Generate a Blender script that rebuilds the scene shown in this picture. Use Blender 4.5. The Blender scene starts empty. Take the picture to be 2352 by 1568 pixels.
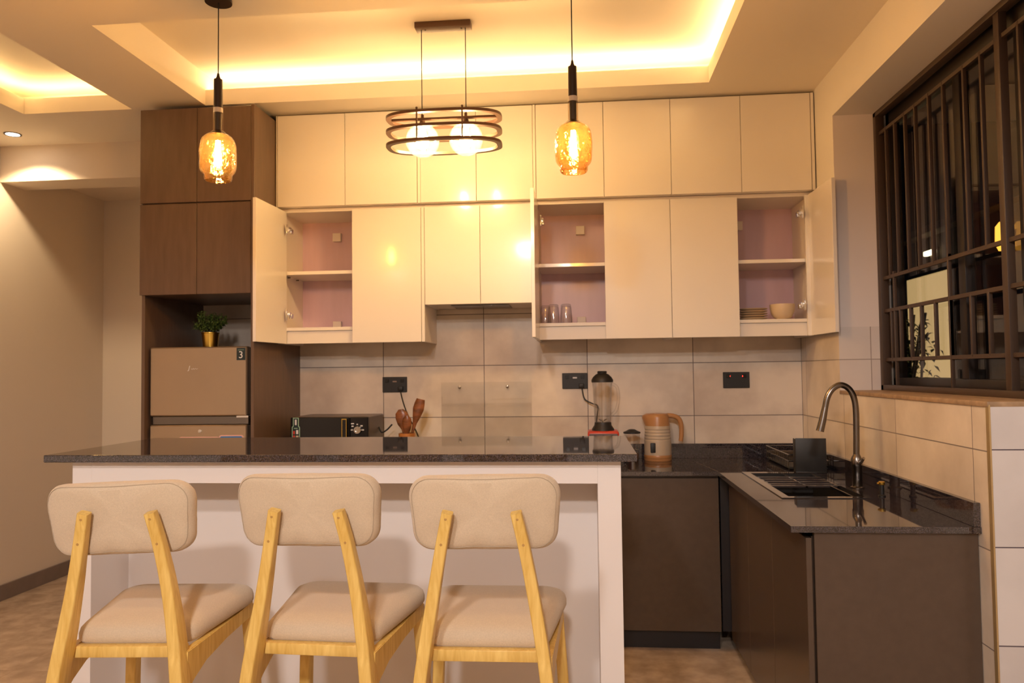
import bpy, bmesh, math, random
from mathutils import Vector, Matrix, noise
random.seed(7)
PI = math.pi
S = bpy.context.scene
COL = S.collection
CH = 1.38            # camera height

# ---------------------------------------------------------------- materials
def newmat(name):
    m = bpy.data.materials.new(name); m.use_nodes = True
    nt = m.node_tree; b = nt.nodes['Principled BSDF']
    return m, nt, b
def mat(name, col, rough=.5, metal=0., spec=.5, coat=0., coat_r=.05, emis=None, estr=0., var=0., vscale=8., vstretch=(1,1,1), bump=0., bscale=200., ior=None, sheen=0.):
    m, nt, b = newmat(name)
    b.inputs['Base Color'].default_value = (*col, 1)
    b.inputs['Roughness'].default_value = rough
    b.inputs['Metallic'].default_value = metal
    b.inputs['Specular IOR Level'].default_value = spec
    b.inputs['Coat Weight'].default_value = coat
    b.inputs['Coat Roughness'].default_value = coat_r
    if ior: b.inputs['IOR'].default_value = ior
    if sheen: b.inputs['Sheen Weight'].default_value = sheen
    if emis:
        b.inputs['Emission Color'].default_value = (*emis, 1)
        b.inputs['Emission Strength'].default_value = estr
    if var or bump:
        tc = nt.nodes.new('ShaderNodeTexCoord'); mp = nt.nodes.new('ShaderNodeMapping')
        nt.links.new(tc.outputs['Object'], mp.inputs[0]); mp.inputs['Scale'].default_value = vstretch
    if var:
        n = nt.nodes.new('ShaderNodeTexNoise'); n.inputs['Scale'].default_value = vscale; n.inputs['Detail'].default_value = 6
        nt.links.new(mp.outputs[0], n.inputs['Vector'])
        r = nt.nodes.new('ShaderNodeValToRGB')
        r.color_ramp.elements[0].position = .3; r.color_ramp.elements[1].position = .7
        r.color_ramp.elements[0].color = (*[c*(1-var) for c in col], 1)
        r.color_ramp.elements[1].color = (*[min(1, c*(1+var)) for c in col], 1)
        nt.links.new(n.outputs[0], r.inputs[0]); nt.links.new(r.outputs[0], b.inputs['Base Color'])
    if bump:
        n2 = nt.nodes.new('ShaderNodeTexNoise'); n2.inputs['Scale'].default_value = bscale; n2.inputs['Detail'].default_value = 3
        nt.links.new(mp.outputs[0], n2.inputs['Vector'])
        bp = nt.nodes.new('ShaderNodeBump'); bp.inputs['Strength'].default_value = bump; bp.inputs['Distance'].default_value = .002
        nt.links.new(n2.outputs[0], bp.inputs['Height']); nt.links.new(bp.outputs[0], b.inputs['Normal'])
    return m
def emit(name, col, s):
    m = bpy.data.materials.new(name); m.use_nodes = True; nt = m.node_tree; nt.nodes.clear()
    e = nt.nodes.new('ShaderNodeEmission'); e.inputs[0].default_value = (*col, 1); e.inputs[1].default_value = s
    o = nt.nodes.new('ShaderNodeOutputMaterial'); nt.links.new(e.outputs[0], o.inputs[0]); return m
def thin_glass(name, tint, edge, refl=.5, rough=.02, wavy=0., wscale=30., haze=0.):
    """thin clear glass: tinted see-through body with fresnel reflection"""
    m = bpy.data.materials.new(name); m.use_nodes = True; nt = m.node_tree; nt.nodes.clear()
    N = nt.nodes.new; L = nt.links.new
    lw = N('ShaderNodeLayerWeight'); lw.inputs['Blend'].default_value = .35
    tr = N('ShaderNodeBsdfTransparent'); mixc = N('ShaderNodeMix'); mixc.data_type = 'RGBA'
    mixc.inputs['A'].default_value = (*tint, 1); mixc.inputs['B'].default_value = (*edge, 1)
    L(lw.outputs['Facing'], mixc.inputs['Factor']); L(mixc.outputs['Result'], tr.inputs[0])
    gl = N('ShaderNodeBsdfGlossy'); gl.inputs['Roughness'].default_value = rough
    fr = N('ShaderNodeLayerWeight'); fr.inputs['Blend'].default_value = .5
    pw = N('ShaderNodeMath'); pw.operation = 'POWER'; pw.inputs[1].default_value = 4.; L(fr.outputs['Facing'], pw.inputs[0])
    mu = N('ShaderNodeMath'); mu.operation = 'MULTIPLY_ADD'; mu.use_clamp = True; mu.inputs[1].default_value = refl; mu.inputs[2].default_value = .05*refl*2
    if wavy:
        tc = N('ShaderNodeTexCoord'); n = N('ShaderNodeTexNoise'); n.inputs['Scale'].default_value = wscale
        L(tc.outputs['Object'], n.inputs['Vector']); bp = N('ShaderNodeBump'); bp.inputs['Strength'].default_value = wavy; bp.inputs['Distance'].default_value = .01
        L(n.outputs[0], bp.inputs['Height'])
        for k in (gl, fr, lw): L(bp.outputs[0], k.inputs['Normal'])
    L(pw.outputs[0], mu.inputs[0])
    mx = N('ShaderNodeMixShader'); L(mu.outputs[0], mx.inputs[0]); L(gl.outputs[0], mx.inputs[2])
    if haze:
        tl = N('ShaderNodeBsdfTranslucent'); tl.inputs[0].default_value = (*tint, 1)
        m3 = N('ShaderNodeMixShader'); m3.inputs[0].default_value = haze; L(tr.outputs[0], m3.inputs[1]); L(tl.outputs[0], m3.inputs[2]); L(m3.outputs[0], mx.inputs[1])
    else: L(tr.outputs[0], mx.inputs[1])
    o = N('ShaderNodeOutputMaterial'); L(mx.outputs[0], o.inputs[0]); return m
def tile_mat(name, ax, ay, u0, v0, su, sv, c1, c2, grout, rough=.25, line=.0035, nscale=3., ztop=None, paint=(.8, .76, .7), bumpy=.3):
    """rectangular tiles laid in a grid; ax/ay pick the world axes, cloud pattern differs per tile"""
    m, nt, b = newmat(name); N = nt.nodes.new; L = nt.links.new
    g = N('ShaderNodeNewGeometry'); sp = N('ShaderNodeSeparateXYZ'); L(g.outputs['Position'], sp.inputs[0])
    def M(op, a, bb=None):
        n = N('ShaderNodeMath'); n.operation = op
        for i, v in enumerate((a, bb)):
            if v is None: continue
            if isinstance(v, (int, float)): n.inputs[i].default_value = v
            else: L(v, n.inputs[i])
        return n.outputs[0]
    U = M('DIVIDE', M('SUBTRACT', sp.outputs[ax], u0), su); V = M('DIVIDE', M('SUBTRACT', sp.outputs[ay], v0), sv)
    def edge(T, s, ln):
        f = M('FRACT', T); d = M('MINIMUM', f, M('SUBTRACT', 1., f))
        return M('LESS_THAN', M('MULTIPLY', d, s), ln*.5)
    grid = M('MAXIMUM', edge(U, su, line), edge(V, sv, line))
    cu = M('FLOOR', U); cv = M('FLOOR', V)
    cb = N('ShaderNodeCombineXYZ'); L(M('MULTIPLY', cu, 7.31), cb.inputs[0]); L(M('MULTIPLY', cv, 3.77), cb.inputs[1]); L(M('ADD', cu, cv), cb.inputs[2])
    va = N('ShaderNodeVectorMath'); va.operation = 'ADD'; L(g.outputs['Position'], va.inputs[0]); L(cb.outputs[0], va.inputs[1])
    n = N('ShaderNodeTexNoise'); n.inputs['Scale'].default_value = nscale; n.inputs['Detail'].default_value = 5; n.inputs['Roughness'].default_value = .55
    L(va.outputs[0], n.inputs['Vector'])
    r = N('ShaderNodeValToRGB'); r.color_ramp.elements[0].position = .35; r.color_ramp.elements[1].position = .65
    r.color_ramp.elements[0].color = (*c1, 1); r.color_ramp.elements[1].color = (*c2, 1); L(n.outputs[0], r.inputs[0])
    mx = N('ShaderNodeMix'); mx.data_type = 'RGBA'; L(grid, mx.inputs['Factor']); L(r.outputs[0], mx.inputs['A']); mx.inputs['B'].default_value = (*grout, 1)
    col = mx.outputs['Result']
    rgh = M('ADD', rough, M('MULTIPLY', grid, .5))
    if ztop is not None:
        top = M('GREATER_THAN', sp.outputs[2], ztop)
        m2 = N('ShaderNodeMix'); m2.data_type = 'RGBA'; L(top, m2.inputs['Factor']); L(col, m2.inputs['A']); m2.inputs['B'].default_value = (*paint, 1)
        col = m2.outputs['Result']; rgh = M('MAXIMUM', rgh, M('MULTIPLY', top, .6))
    L(col, b.inputs['Base Color']); L(rgh, b.inputs['Roughness'])
    return m
def granite():
    m, nt, b = newmat('granite'); N = nt.nodes.new; L = nt.links.new
    tc = N('ShaderNodeTexCoord'); v = N('ShaderNodeTexVoronoi'); v.inputs['Scale'].default_value = 420
    L(tc.outputs['Object'], v.inputs['Vector'])
    r = N('ShaderNodeValToRGB'); r.color_ramp.elements[0].color = (.008, .007, .009, 1); r.color_ramp.elements[1].color = (.085, .07, .085, 1)
    r.color_ramp.elements[0].position = .3; r.color_ramp.elements[1].position = .95
    L(v.outputs['Color'], r.inputs[0]); L(r.outputs[0], b.inputs['Base Color'])
    b.inputs['Roughness'].default_value = .035; b.inputs['IOR'].default_value = 1.95
    return m
def wood():
    m, nt, b = newmat('pale wood'); N = nt.nodes.new; L = nt.links.new
    tc = N('ShaderNodeTexCoord'); mp = N('ShaderNodeMapping'); mp.inputs['Scale'].default_value = (26, 26, 3)
    L(tc.outputs['Object'], mp.inputs[0])
    n = N('ShaderNodeTexNoise'); n.inputs['Scale'].default_value = 2.4; n.inputs['Detail'].default_value = 8; n.inputs['Distortion'].default_value = 1.2
    L(mp.outputs[0], n.inputs['Vector'])
    r = N('ShaderNodeValToRGB'); r.color_ramp.elements[0].position = .28; r.color_ramp.elements[1].position = .72
    r.color_ramp.elements[0].color = (.62, .385, .085, 1); r.color_ramp.elements[1].color = (.82, .59, .19, 1)
    L(n.outputs[0], r.inputs[0]); L(r.outputs[0], b.inputs['Base Color'])
    b.inputs['Roughness'].default_value = .38
    return m
M_PAINT = mat('wall paint', (.72, .63, .53), .7, bump=.15, bscale=60)
M_CEIL = mat('ceiling paint', (.80, .73, .62), .75)
M_LACQ = mat('white lacquer', (.82, .77, .70), .26, spec=.5, coat=.45, coat_r=.09)
M_ISL = mat('white island board', (.80, .755, .745), .35)
M_INNER = mat('cabinet inner board', (.80, .73, .66), .45)
M_BACK = mat('lilac back panel', (.66, .47, .54), .3, var=.10, vscale=2., vstretch=(4, 1, .6))
M_BROWN = mat('brown laminate', (.135, .084, .056), .36, var=.10, vscale=40, vstretch=(1, 1, .15))
M_BASE = mat('dark brown gloss board', (.090, .062, .045), .24, var=.05, vscale=30)
M_DARK = mat('black plinth', (.012, .010, .012), .4)
M_GRAN = granite()
M_WOOD = wood()
M_FAB = mat('linen fabric', (.60, .49, .36), .95, var=.06, vscale=300, bump=.5, bscale=700, sheen=.3)
M_SEAM = mat('linen seam', (.42, .34, .25), .95)
M_PLUG = mat('wood plug', (.42, .24, .07), .5)
M_TILEB = tile_mat('back wall tile', 0, 2, -1.1763, 1.4188, .6, .3, (.57, .485, .41), (.82, .73, .62), (.15, .12, .11), .24, .0042, 2.6)
M_TILER = tile_mat('right wall tile', 1, 2, 2.565, 1.4188, .6, .3, (.60, .52, .43), (.82, .73, .62), (.24, .20, .18), .24, .004, 2.6, ztop=1.575)
M_TILEJ = tile_mat('jamb tile', 0, 2, .62, 1.4188, .75, .3, (.66, .59, .56), (.75, .69, .65), (.34, .28, .25), .28, .004, 2.6, ztop=1.575, paint=(.82, .74, .70))
M_TILEE = tile_mat('end face tile', 0, 2, 1.98, 1.4188, .6, .2925, (.58, .56, .57), (.68, .66, .67), (.12, .10, .12), .25, .004, 2.6)
M_FLOOR = tile_mat('floor tile', 0, 1, -.30, .45, 1.2, .6, (.40, .30, .225), (.62, .48, .36), (.30, .21, .15), .2, .0025, 9.)
M_SKIRT = mat('brown skirting tile', (.20, .155, .135), .35, var=.1)
M_CHROME = mat('polished chrome', (.75, .74, .72), .12, metal=1)
M_STEEL = mat('brushed dark steel', (.20, .18, .165), .25, metal=1)
M_BLKP = mat('black plastic', (.012, .011, .011), .5)
M_BLKG = mat('black gloss glass', (.006, .006, .007), .22)
M_BRONZE = mat('brown lamp metal', (.085, .042, .026), .4, metal=.2)
M_BLKM = mat('black lamp metal', (.035, .022, .016), .35, metal=.4)
M_GRILLE = mat('brown painted iron', (.060, .036, .024), .45)
M_FRAME = mat('dark window aluminium', (.016, .011, .010), .4)
M_SILL = mat('bare brown sill', (.36, .24, .14), .5, var=.25, vscale=30)
M_FRIDGE = mat('champagne steel', (.44, .345, .245), .36, metal=.75, var=.04, vscale=3)
M_FRSIDE = mat('fridge dark side', (.03, .022, .02), .3)
M_WHITE = mat('white print', (.85, .85, .85), .5)
M_RED = mat('red plastic', (.55, .05, .03), .35)
M_CREAM = mat('cream plastic', (.50, .41, .31), .35)
M_TAN = mat('tan plastic', (.44, .215, .085), .3)
M_DWOOD = mat('carved dark wood', (.20, .068, .022), .3, var=.6, vscale=14, vstretch=(1, 1, 3))
M_LWOOD = mat('orange wood', (.50, .19, .045), .35, var=.3, vscale=30)
M_CERAM = mat('cream ceramic', (.62, .49, .33), .3)
M_GOLD = mat('brass gold', (.75, .50, .10), .28, metal=1)
M_LEAF = mat('green leaf', (.075, .13, .025), .5, var=.5, vscale=40)
M_STEM = mat('plant stem', (.05, .06, .02), .6)
M_BLUE = mat('blue sticker', (.02, .19, .55), .4)
M_PINK = mat('pink sticker edge', (.75, .45, .40), .5)
M_PALE = mat('pale sticker', (.72, .72, .75), .5)
M_NAVY = mat('dark sticker', (.01, .025, .03), .4)
M_HOLO = mat('iridescent sticker edge', (.35, .55, .40), .25)
M_GLASSW = thin_glass('clear glass', (.98, .98, .98), (.86, .86, .88), .9)
M_AMBER = thin_glass('amber glass', (.985, .86, .58), (.80, .40, .06), .9, .03, 1., 34., haze=.010)
M_GLOBE = thin_glass('clear globe glass', (.99, .97, .90), (.96, .86, .62), .8, .02, .25, 16., haze=.05)
M_TUBEG = thin_glass('pendant tube glass', (.95, .90, .82), (.65, .50, .35), .6)
M_SPLASH = thin_glass('splash glass', (.995, .995, .99), (.95, .95, .95), .8, .03)
M_WGLASS = thin_glass('window glass', (.93, .93, .93), (.8, .8, .8), .55, .01)
E_LED = emit('led strip glow', (1, .67, .32), 38.)
E_LED2 = emit('left led strip glow', (1, .66, .28), 26.)
E_BULB = emit('warm filament', (1, .60, .23), 420.)
E_GBULB = emit('globe bulb', (1, .66, .30), 185.)
E_DOWN = emit('downlight lens', (1, .88, .72), 22.)
E_REDL = emit('red indicator', (1, .02, .01), 9.)

# ---------------------------------------------------------------- mesh helpers
def BM(): return bmesh.new()
def box(bm, lo, hi, bev=0., rot=None, seg=2):
    c = [(a+b)/2 for a, b in zip(lo, hi)]; s = [abs(b-a) for a, b in zip(lo, hi)]
    r = bmesh.ops.create_cube(bm, size=1.)
    vs = r['verts']; bmesh.ops.scale(bm, vec=s, verts=vs)
    es = list({e for v in vs for e in v.link_edges})
    if bev > 0:
        bb = min(bev, min(s)*.45)
        rr = bmesh.ops.bevel(bm, geom=es, offset=bb, segments=seg, profile=.5, affect='EDGES', clamp_overlap=True)
        vs = list({v for f in rr['faces'] for v in f.verts} | {v for v in vs if v.is_valid})
    if rot is not None: bmesh.ops.rotate(bm, cent=(0, 0, 0), matrix=rot, verts=vs)
    bmesh.ops.translate(bm, vec=c, verts=vs)
    return vs
def lathe(bm, prof, c=(0, 0, 0), n=32, cap0=True, cap1=True, rot=None):
    rings = []
    for r, z in prof:
        ring = []
        for i in range(n):
            a = 2*PI*i/n; v = Vector((r*math.cos(a), r*math.sin(a), z))
            if rot is not None: v = rot @ v
            ring.append(bm.verts.new(v+Vector(c)))
        rings.append(ring)
    for a, b in zip(rings, rings[1:]):
        for i in range(n): bm.faces.new((a[i], a[(i+1) % n], b[(i+1) % n], b[i]))
    if cap0: bm.faces.new(rings[0][::-1])
    if cap1: bm.faces.new(rings[-1])
def tube(bm, pts, r, n=12, closed=False, cap=True):
    pts = [Vector(p) for p in pts]; k = len(pts); rings = []
    rs = r if isinstance(r, (list, tuple)) else [r]*k
    up = None
    for i, p in enumerate(pts):
        if closed: t = (pts[(i+1) % k]-pts[i-1]).normalized()
        else: t = (pts[min(i+1, k-1)]-pts[max(i-1, 0)]).normalized()
        if up is None:
            up = Vector((0, 0, 1)) if abs(t.z) < .9 else Vector((1, 0, 0))
        s = t.cross(up)
        if s.length < 1e-6: s = t.orthogonal()
        s.normalize(); up = s.cross(t).normalized()
        rings.append([bm.verts.new(p+(s*math.cos(2*PI*j/n)+up*math.sin(2*PI*j/n))*rs[i]) for j in range(n)])
    pairs = list(zip(rings, rings[1:])) + ([(rings[-1], rings[0])] if closed else [])
    for a, b in pairs:
        for j in range(n): bm.faces.new((a[j], a[(j+1) % n], b[(j+1) % n], b[j]))
    if cap and not closed:
        bm.faces.new(rings[0][::-1]); bm.faces.new(rings[-1])
def spline(pts, n=8):
    P = [Vector(p) for p in pts]; P = [P[0]*2-P[1]]+P+[P[-1]*2-P[-2]]; out = []
    for i in range(1, len(P)-2):
        for j in range(n):
            t = j/n; a, b, c, d = P[i-1:i+3]
            out.append(.5*((2*b)+(c-a)*t+(2*a-5*b+4*c-d)*t*t+(3*b-a-3*c+d)*t**3))
    out.append(P[-2]); return out
def sweep_rect(bm, pts, w, d, bev=.004):
    """bevelled rectangular bar along pts; w = width along X, d = depth across"""
    k = len(pts); rings = []
    for i, p in enumerate(pts):
        p = Vector(p); t = (Vector(pts[min(i+1, k-1)])-Vector(pts[max(i-1, 0)])).normalized()
        X = (Vector((1, 0, 0)) - t*t.x).normalized(); Y = t.cross(X).normalized()
        ww = (w[i] if isinstance(w, (list, tuple)) else w)/2; dd = (d[i] if isinstance(d, (list, tuple)) else d)/2
        b = bev; cs = []
        for sx, sy in ((1, 1), (-1, 1), (-1, -1), (1, -1)):
            cx, cy = sx*(ww-b), sy*(dd-b); a0 = math.atan2(sy, sx)-PI/4
            for q in range(4):
                a = a0+q/3*PI/2; cs.append((cx+b*math.cos(a), cy+b*math.sin(a)))
        rings.append([bm.verts.new(p+X*x+Y*y) for x, y in cs])
    n = len(rings[0])
    for a, b2 in zip(rings, rings[1:]):
        for j in range(n): bm.faces.new((a[j], a[(j+1) % n], b2[(j+1) % n], b2[j]))
    bm.faces.new(rings[0][::-1]); bm.faces.new(rings[-1])
def rounded_poly(P, R, seg=8):
    out = []; n = len(P)
    for i in range(n):
        p = Vector(P[i]); a = (Vector(P[i-1])-p); b = (Vector(P[(i+1) % n])-p)
        la, lb = a.length, b.length; a.normalize(); b.normalize()
        ang = math.acos(max(-1, min(1, a.dot(b)))); r = R[i] if isinstance(R, (list, tuple)) else R
        t = min(r/math.tan(ang/2), la*.49, lb*.49); r = t*math.tan(ang/2)
        c = p+(a+b).normalized()*(r/math.sin(ang/2))
        v0 = p+a*t-c; v1 = p+b*t-c
        a0 = math.atan2(v0.y, v0.x); a1 = math.atan2(v1.y, v1.x); da = (a1-a0+PI) % (2*PI)-PI
        for q in range(seg+1):
            x = a0+da*q/seg; out.append((c.x+r*math.cos(x), c.y+r*math.sin(x)))
    return out
def dense(P, n):
    L = [0.]; Q = P+[P[0]]
    for a, b in zip(Q, Q[1:]): L.append(L[-1]+math.hypot(b[0]-a[0], b[1]-a[1]))
    out = []; j = 0
    for k in range(n):
        d = L[-1]*k/n
        while L[j+1] < d: j += 1
        t = (d-L[j])/max(1e-9, L[j+1]-L[j]); out.append((Q[j][0]+(Q[j+1][0]-Q[j][0])*t, Q[j][1]+(Q[j+1][1]-Q[j][1])*t))
    return out
def pad(bm, out2d, prof, fn):
    """closed cushion: rings = outline scaled by s (inset) at height h; fn maps (x,y,h) to 3D"""
    cx = sum(p[0] for p in out2d)/len(out2d); cy = sum(p[1] for p in out2d)/len(out2d)
    rings = []
    for ins, h in prof:
        ring = []
        for x, y in out2d:
            dx, dy = x-cx, y-cy; L = math.hypot(dx, dy); k = max(.02, (L-ins)/L) if ins < .9 else .02
            if ins < 0: k = -ins
            ring.append(bm.verts.new(fn(cx+dx*k, cy+dy*k, h)))
        rings.append(ring)
    n = len(out2d)
    for a, b in zip(rings, rings[1:]):
        for j in range(n): bm.faces.new((a[j], a[(j+1) % n], b[(j+1) % n], b[j]))
    bm.faces.new(rings[0][::-1]); bm.faces.new(rings[-1])
def plate_hole(bm, x0, x1, y0, y1, hx0, hx1, hy0, hy1, z0, z1):
    box(bm, (x0, y0, z0), (hx0, y1, z1)); box(bm, (hx1, y0, z0), (x1, y1, z1))
    box(bm, (hx0, y0, z0), (hx1, hy0, z1)); box(bm, (hx0, hy1, z0), (hx1, y1, z1))
def outline_plate(bm, pts, fn, th):
    """flat plate of thickness th from a 2D outline; fn(x,y,h)->3D"""
    a = [bm.verts.new(fn(x, y, 0)) for x, y in pts]; b = [bm.verts.new(fn(x, y, th)) for x, y in pts]
    n = len(pts)
    bm.faces.new(a[::-1]); bm.faces.new(b)
    for j in range(n): bm.faces.new((a[j], a[(j+1) % n], b[(j+1) % n], b[j]))

OFF = {}
def link(name, bm, m, parent=None, smooth=True, off=None):
    if off is None: off = OFF.get(parent.name, Vector((0, 0, 0))) if parent else Vector((0, 0, 0))
    if off.length: bmesh.ops.translate(bm, vec=-off, verts=bm.verts)
    bmesh.ops.recalc_face_normals(bm, faces=bm.faces)
    me = bpy.data.meshes.new(name); bm.to_mesh(me); bm.free()
    me.materials.append(m)
    if smooth:
        for p in me.polygons: p.use_smooth = True
        me.set_sharp_from_angle(angle=math.radians(38))
    o = bpy.data.objects.new(name, me); COL.objects.link(o)
    if parent: o.parent = parent; OFF[o.name] = off
    return o
def thing(name, label, cat, loc=(0, 0, 0), group=None, local=False):
    o = bpy.data.objects.new(name, None); COL.objects.link(o); o.empty_display_size = .1
    o.location = loc; o['label'] = label; o['category'] = cat
    if group: o['group'] = group
    OFF[o.name] = Vector((0, 0, 0)) if local else Vector(loc)
    return o
def part(t, name, bm, m, label=None, smooth=True):
    o = link(name, bm, m, t, smooth)
    if label: o['label'] = label
    return o
def bpart(t, name, lo, hi, m, bev=.0015, label=None, rot=None):
    b = BM(); box(b, lo, hi, bev, rot, 1); return part(t, name, b, m, label, smooth=False)
def solo(name, bm, m, label, cat, group=None, origin=None, smooth=True):
    org = Vector(origin) if origin else Vector((0, 0, 0))
    o = link(name, bm, m, None, smooth, off=org); o.location = org
    o['label'] = label; o['category'] = cat
    if group: o['group'] = group
    return o
def struct(name, bm, m, smooth=False, parent=None):
    o = link(name, bm, m, parent, smooth); o['kind'] = 'structure' if parent is None else o.get('kind', 'structure')
    if parent is not None: del o['kind']
    return o
def copy_tree(o, parent=None):
    c = o.copy(); COL.objects.link(c)
    if parent is not None: c.parent = parent; c.matrix_parent_inverse = o.matrix_parent_inverse.copy()
    for ch in list(o.children): copy_tree(ch, c)
    return c
def text_mesh(txt, size, ext=.0005):
    cu = bpy.data.curves.new('txt', 'FONT'); cu.body = txt; cu.size = size; cu.extrude = ext; cu.align_x = 'CENTER'; cu.align_y = 'CENTER'
    o = bpy.data.objects.new('txt', cu); COL.objects.link(o)
    dg = bpy.context.evaluated_depsgraph_get(); dg.update()
    me = bpy.data.meshes.new_from_object(o.evaluated_get(dg)); bm = BM(); bm.from_mesh(me)
    bpy.data.objects.remove(o); bpy.data.meshes.remove(me); bpy.data.curves.remove(cu)
    return bm
def front_text(t, name, txt, size, c, m, shear=0., label=None):
    bm = text_mesh(txt, size)
    for v in bm.verts:
        x, y, z = v.co; v.co = Vector((c[0]+x+shear*y, c[1]-z, c[2]+y))
    return part(t, name, bm, m, label)

# ---------------------------------------------------------------- setting
XL, XR, YB, ZC, ZU = -3.62, 1.2237, 4.4517, 2.83, 3.0
YE = 2.46            # end face of the low wall
b = BM(); box(b, (-3.8, -5.2, -.1), (3.2, 6, 0)); struct('floor', b, M_FLOOR)
# ceiling: lower board with two tray openings, cove recess above the board
b = BM()
ox0, ox1, oy0, oy1 = -2.0, .655, 2.945, 3.905
px0, px1, py0, py1 = -3.045, -2.418, 2.0, 3.91
zb = 2.915
box(b, (-3.8, -5.2, ZC), (3.2, py0, zb))
box(b, (-3.8, py0, ZC), (px0, oy1+.005, zb)); box(b, (px1, py0, ZC), (ox0, oy1+.005, zb))
box(b, (ox0, py0, ZC), (3.2, oy0, zb)); box(b, (ox1, oy0, ZC), (3.2, oy1+.005, zb))
box(b, (-3.8, oy1+.005, ZC), (3.2, 4.75, zb)); box(b, (ox0, oy1, ZC), (ox1, oy1+.005, zb))
box(b, (px0, py1-.0001, ZC), (px1, py1, zb))
# upper slab
box(b, (-3.8, -5.2, ZU), (3.2, 4.75, ZU+.1))
# recess sides
cv = .19
box(b, (px1, -5.2, zb), (ox0, 4.75, ZU)); box(b, (ox0, -5.2, zb), (3.2, oy0, ZU))
box(b, (ox1+cv, oy0, zb), (3.2, 4.75, ZU)); box(b, (ox0, oy1+cv, zb), (ox1+cv, 4.75, ZU))
box(b, (-3.8, py0, zb), (px0-cv, 4.75, ZU)); box(b, (px0-cv, py1+cv, zb), (px1, 4.75, ZU)); box(b, (-3.8, -5.2, zb), (px1, py0, ZU))
struct('ceiling', b, M_CEIL)
# led strips hidden on the ledges
def strip(name, lo, hi, lab, m=E_LED):
    bb = BM(); box(bb, lo, hi); solo(name, bb, m, lab, 'light strip', 'led strips in the ceiling coves', origin=lo)
strip('led_strip', (ox0+.02, oy1+.05, zb+.001), (ox1+.03, oy1+.062, zb+.007), 'glowing led strip along the back ledge of the big kitchen tray ceiling')
strip('led_strip', (ox1+.05, oy0+.02, zb+.001), (ox1+.062, oy1+.03, zb+.007), 'glowing led strip along the right ledge of the big kitchen tray ceiling')
strip('led_strip', (px0-.03, py1+.05, zb+.001), (px1-.02, py1+.062, zb+.007), 'glowing led strip along the back ledge of the small left tray ceiling', E_LED2)
strip('led_strip', (px0-.062, py0+.02, zb+.001), (px0-.05, py1+.03, zb+.007), 'glowing led strip along the left ledge of the small left tray ceiling', E_LED2)
# walls
b = BM(); box(b, (-2.308, YB, 0), (1.5, YB+.2, 3.0)); struct('wall_back', b, M_TILEB)
b = BM(); box(b, (-3.8, -5.2, 0), (XL, 6, 3.0)); struct('wall_left', b, M_PAINT)
b = BM(); box(b, (-3.8, -5.4, 0), (3.2, -5.2, 3.0)); struct('wall_front', b, M_PAINT)
b = BM(); box(b, (XL, YB, 2.606), (-2.308, YB+.22, 3.0)); box(b, (XL, YB+.22, 2.72), (-2.2, 5.8, 2.85)); struct('wall_header', b, M_PAINT)
b = BM(); box(b, (XL-.1, 5.5, 0), (-2.2, 5.7, 2.8)); box(b, (-2.308, YB+.2, 0), (-2.2, 5.6, 2.8)); struct('wall_corridor', b, M_PAINT)
b = BM()
box(b, (XR, 3.81, 0), (1.535, YB+.2, 3.0)); box(b, (XR, YE, 0), (1.535, 3.81, 1.255)); box(b, (XR, YE, 2.602), (1.535, 3.81, 3.0))
struct('wall_right', b, M_TILER)
b = BM(); box(b, (XR, 3.8085, 1.262), (1.45, 3.8098, 2.602)); struct('wall_jamb', b, M_TILEJ)
b = BM(); box(b, (XR+.0004, YE-.003, 0), (3.2, YE-.0005, 1.262)); struct('wall_end', b, M_TILEE)
b = BM(); box(b, (1.535, YE, 0), (3.2, YE+.15, 3.0)); box(b, (3.0, -5.2, 0), (3.2, YE, 3.0)); struct('wall_far_right', b, M_PAINT)
b = BM(); box(b, (XR-.0035, YE-.006, 0), (XR+.0015, YE+.012, 1.262)); struct('trim_1', b, mat('brass tile trim', (.55, .42, .22), .35, metal=.6))
b = BM(); box(b, (XL, -5.2, 0), (XL+.012, 5.5, .098), .002); struct('baseboard_left', b, M_SKIRT)
b = BM(); box(b, (XL+.012, 5.488, 0), (-2.31, 5.5, .098), .002); struct('baseboard_corridor', b, M_SKIRT)

# window
W = bpy.data.objects.new('window_1', None); COL.objects.link(W); W['kind'] = 'structure'; W.location = (1.45, 3.1, 1.27)
OFF[W.name] = Vector((1.45, 3.1, 1.27))
b = BM()
box(b, (1.47, 3.77, 1.275), (1.52, 3.81, 2.60), .002); box(b, (1.47, YE, 1.275), (1.52, 3.81, 1.33), .002); box(b, (1.47, YE, 2.53), (1.52, 3.81, 2.60), .002)
box(b, (1.47, YE, 1.275), (1.52, YE+.05, 2.60), .002)
part(W, 'window_frame', b, M_FRAME)
b = BM(); box(b, (1.475, 3.10, 1.33), (1.515, 3.155, 2.53), .002); box(b, (1.475, 2.66, 1.33), (1.515, 2.72, 2.53), .002); part(W, 'mullion', b, M_FRAME)
b = BM(); box(b, (1.493, YE+.04, 1.32), (1.497, 3.78, 2.54)); part(W, 'window_pane', b, M_WGLASS)
b = BM(); box(b, (XR-.006, YE-.004, 1.255), (1.56, 3.808, 1.272), .003); part(W, 'window_sill', b, M_SILL)
G = thing('window_grille', 'brown painted iron burglar grille of upright bars in the window opening', 'window grille', (1.43, 3.1, 1.275))
gx = 1.43
for z in (2.495, 1.80, 1.645, 1.415):
    bpart(G, 'rail', (gx-.006, 2.49, z-.008), (gx+.006, 3.79, z+.008), M_GRILLE, .001)
b = BM(); box(b, (gx-.02, 3.775, 1.272), (gx+.02, 3.806, 2.601), .002); box(b, (gx-.02, 2.49, 1.272), (gx+.02, 3.806, 1.297), .002)
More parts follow.
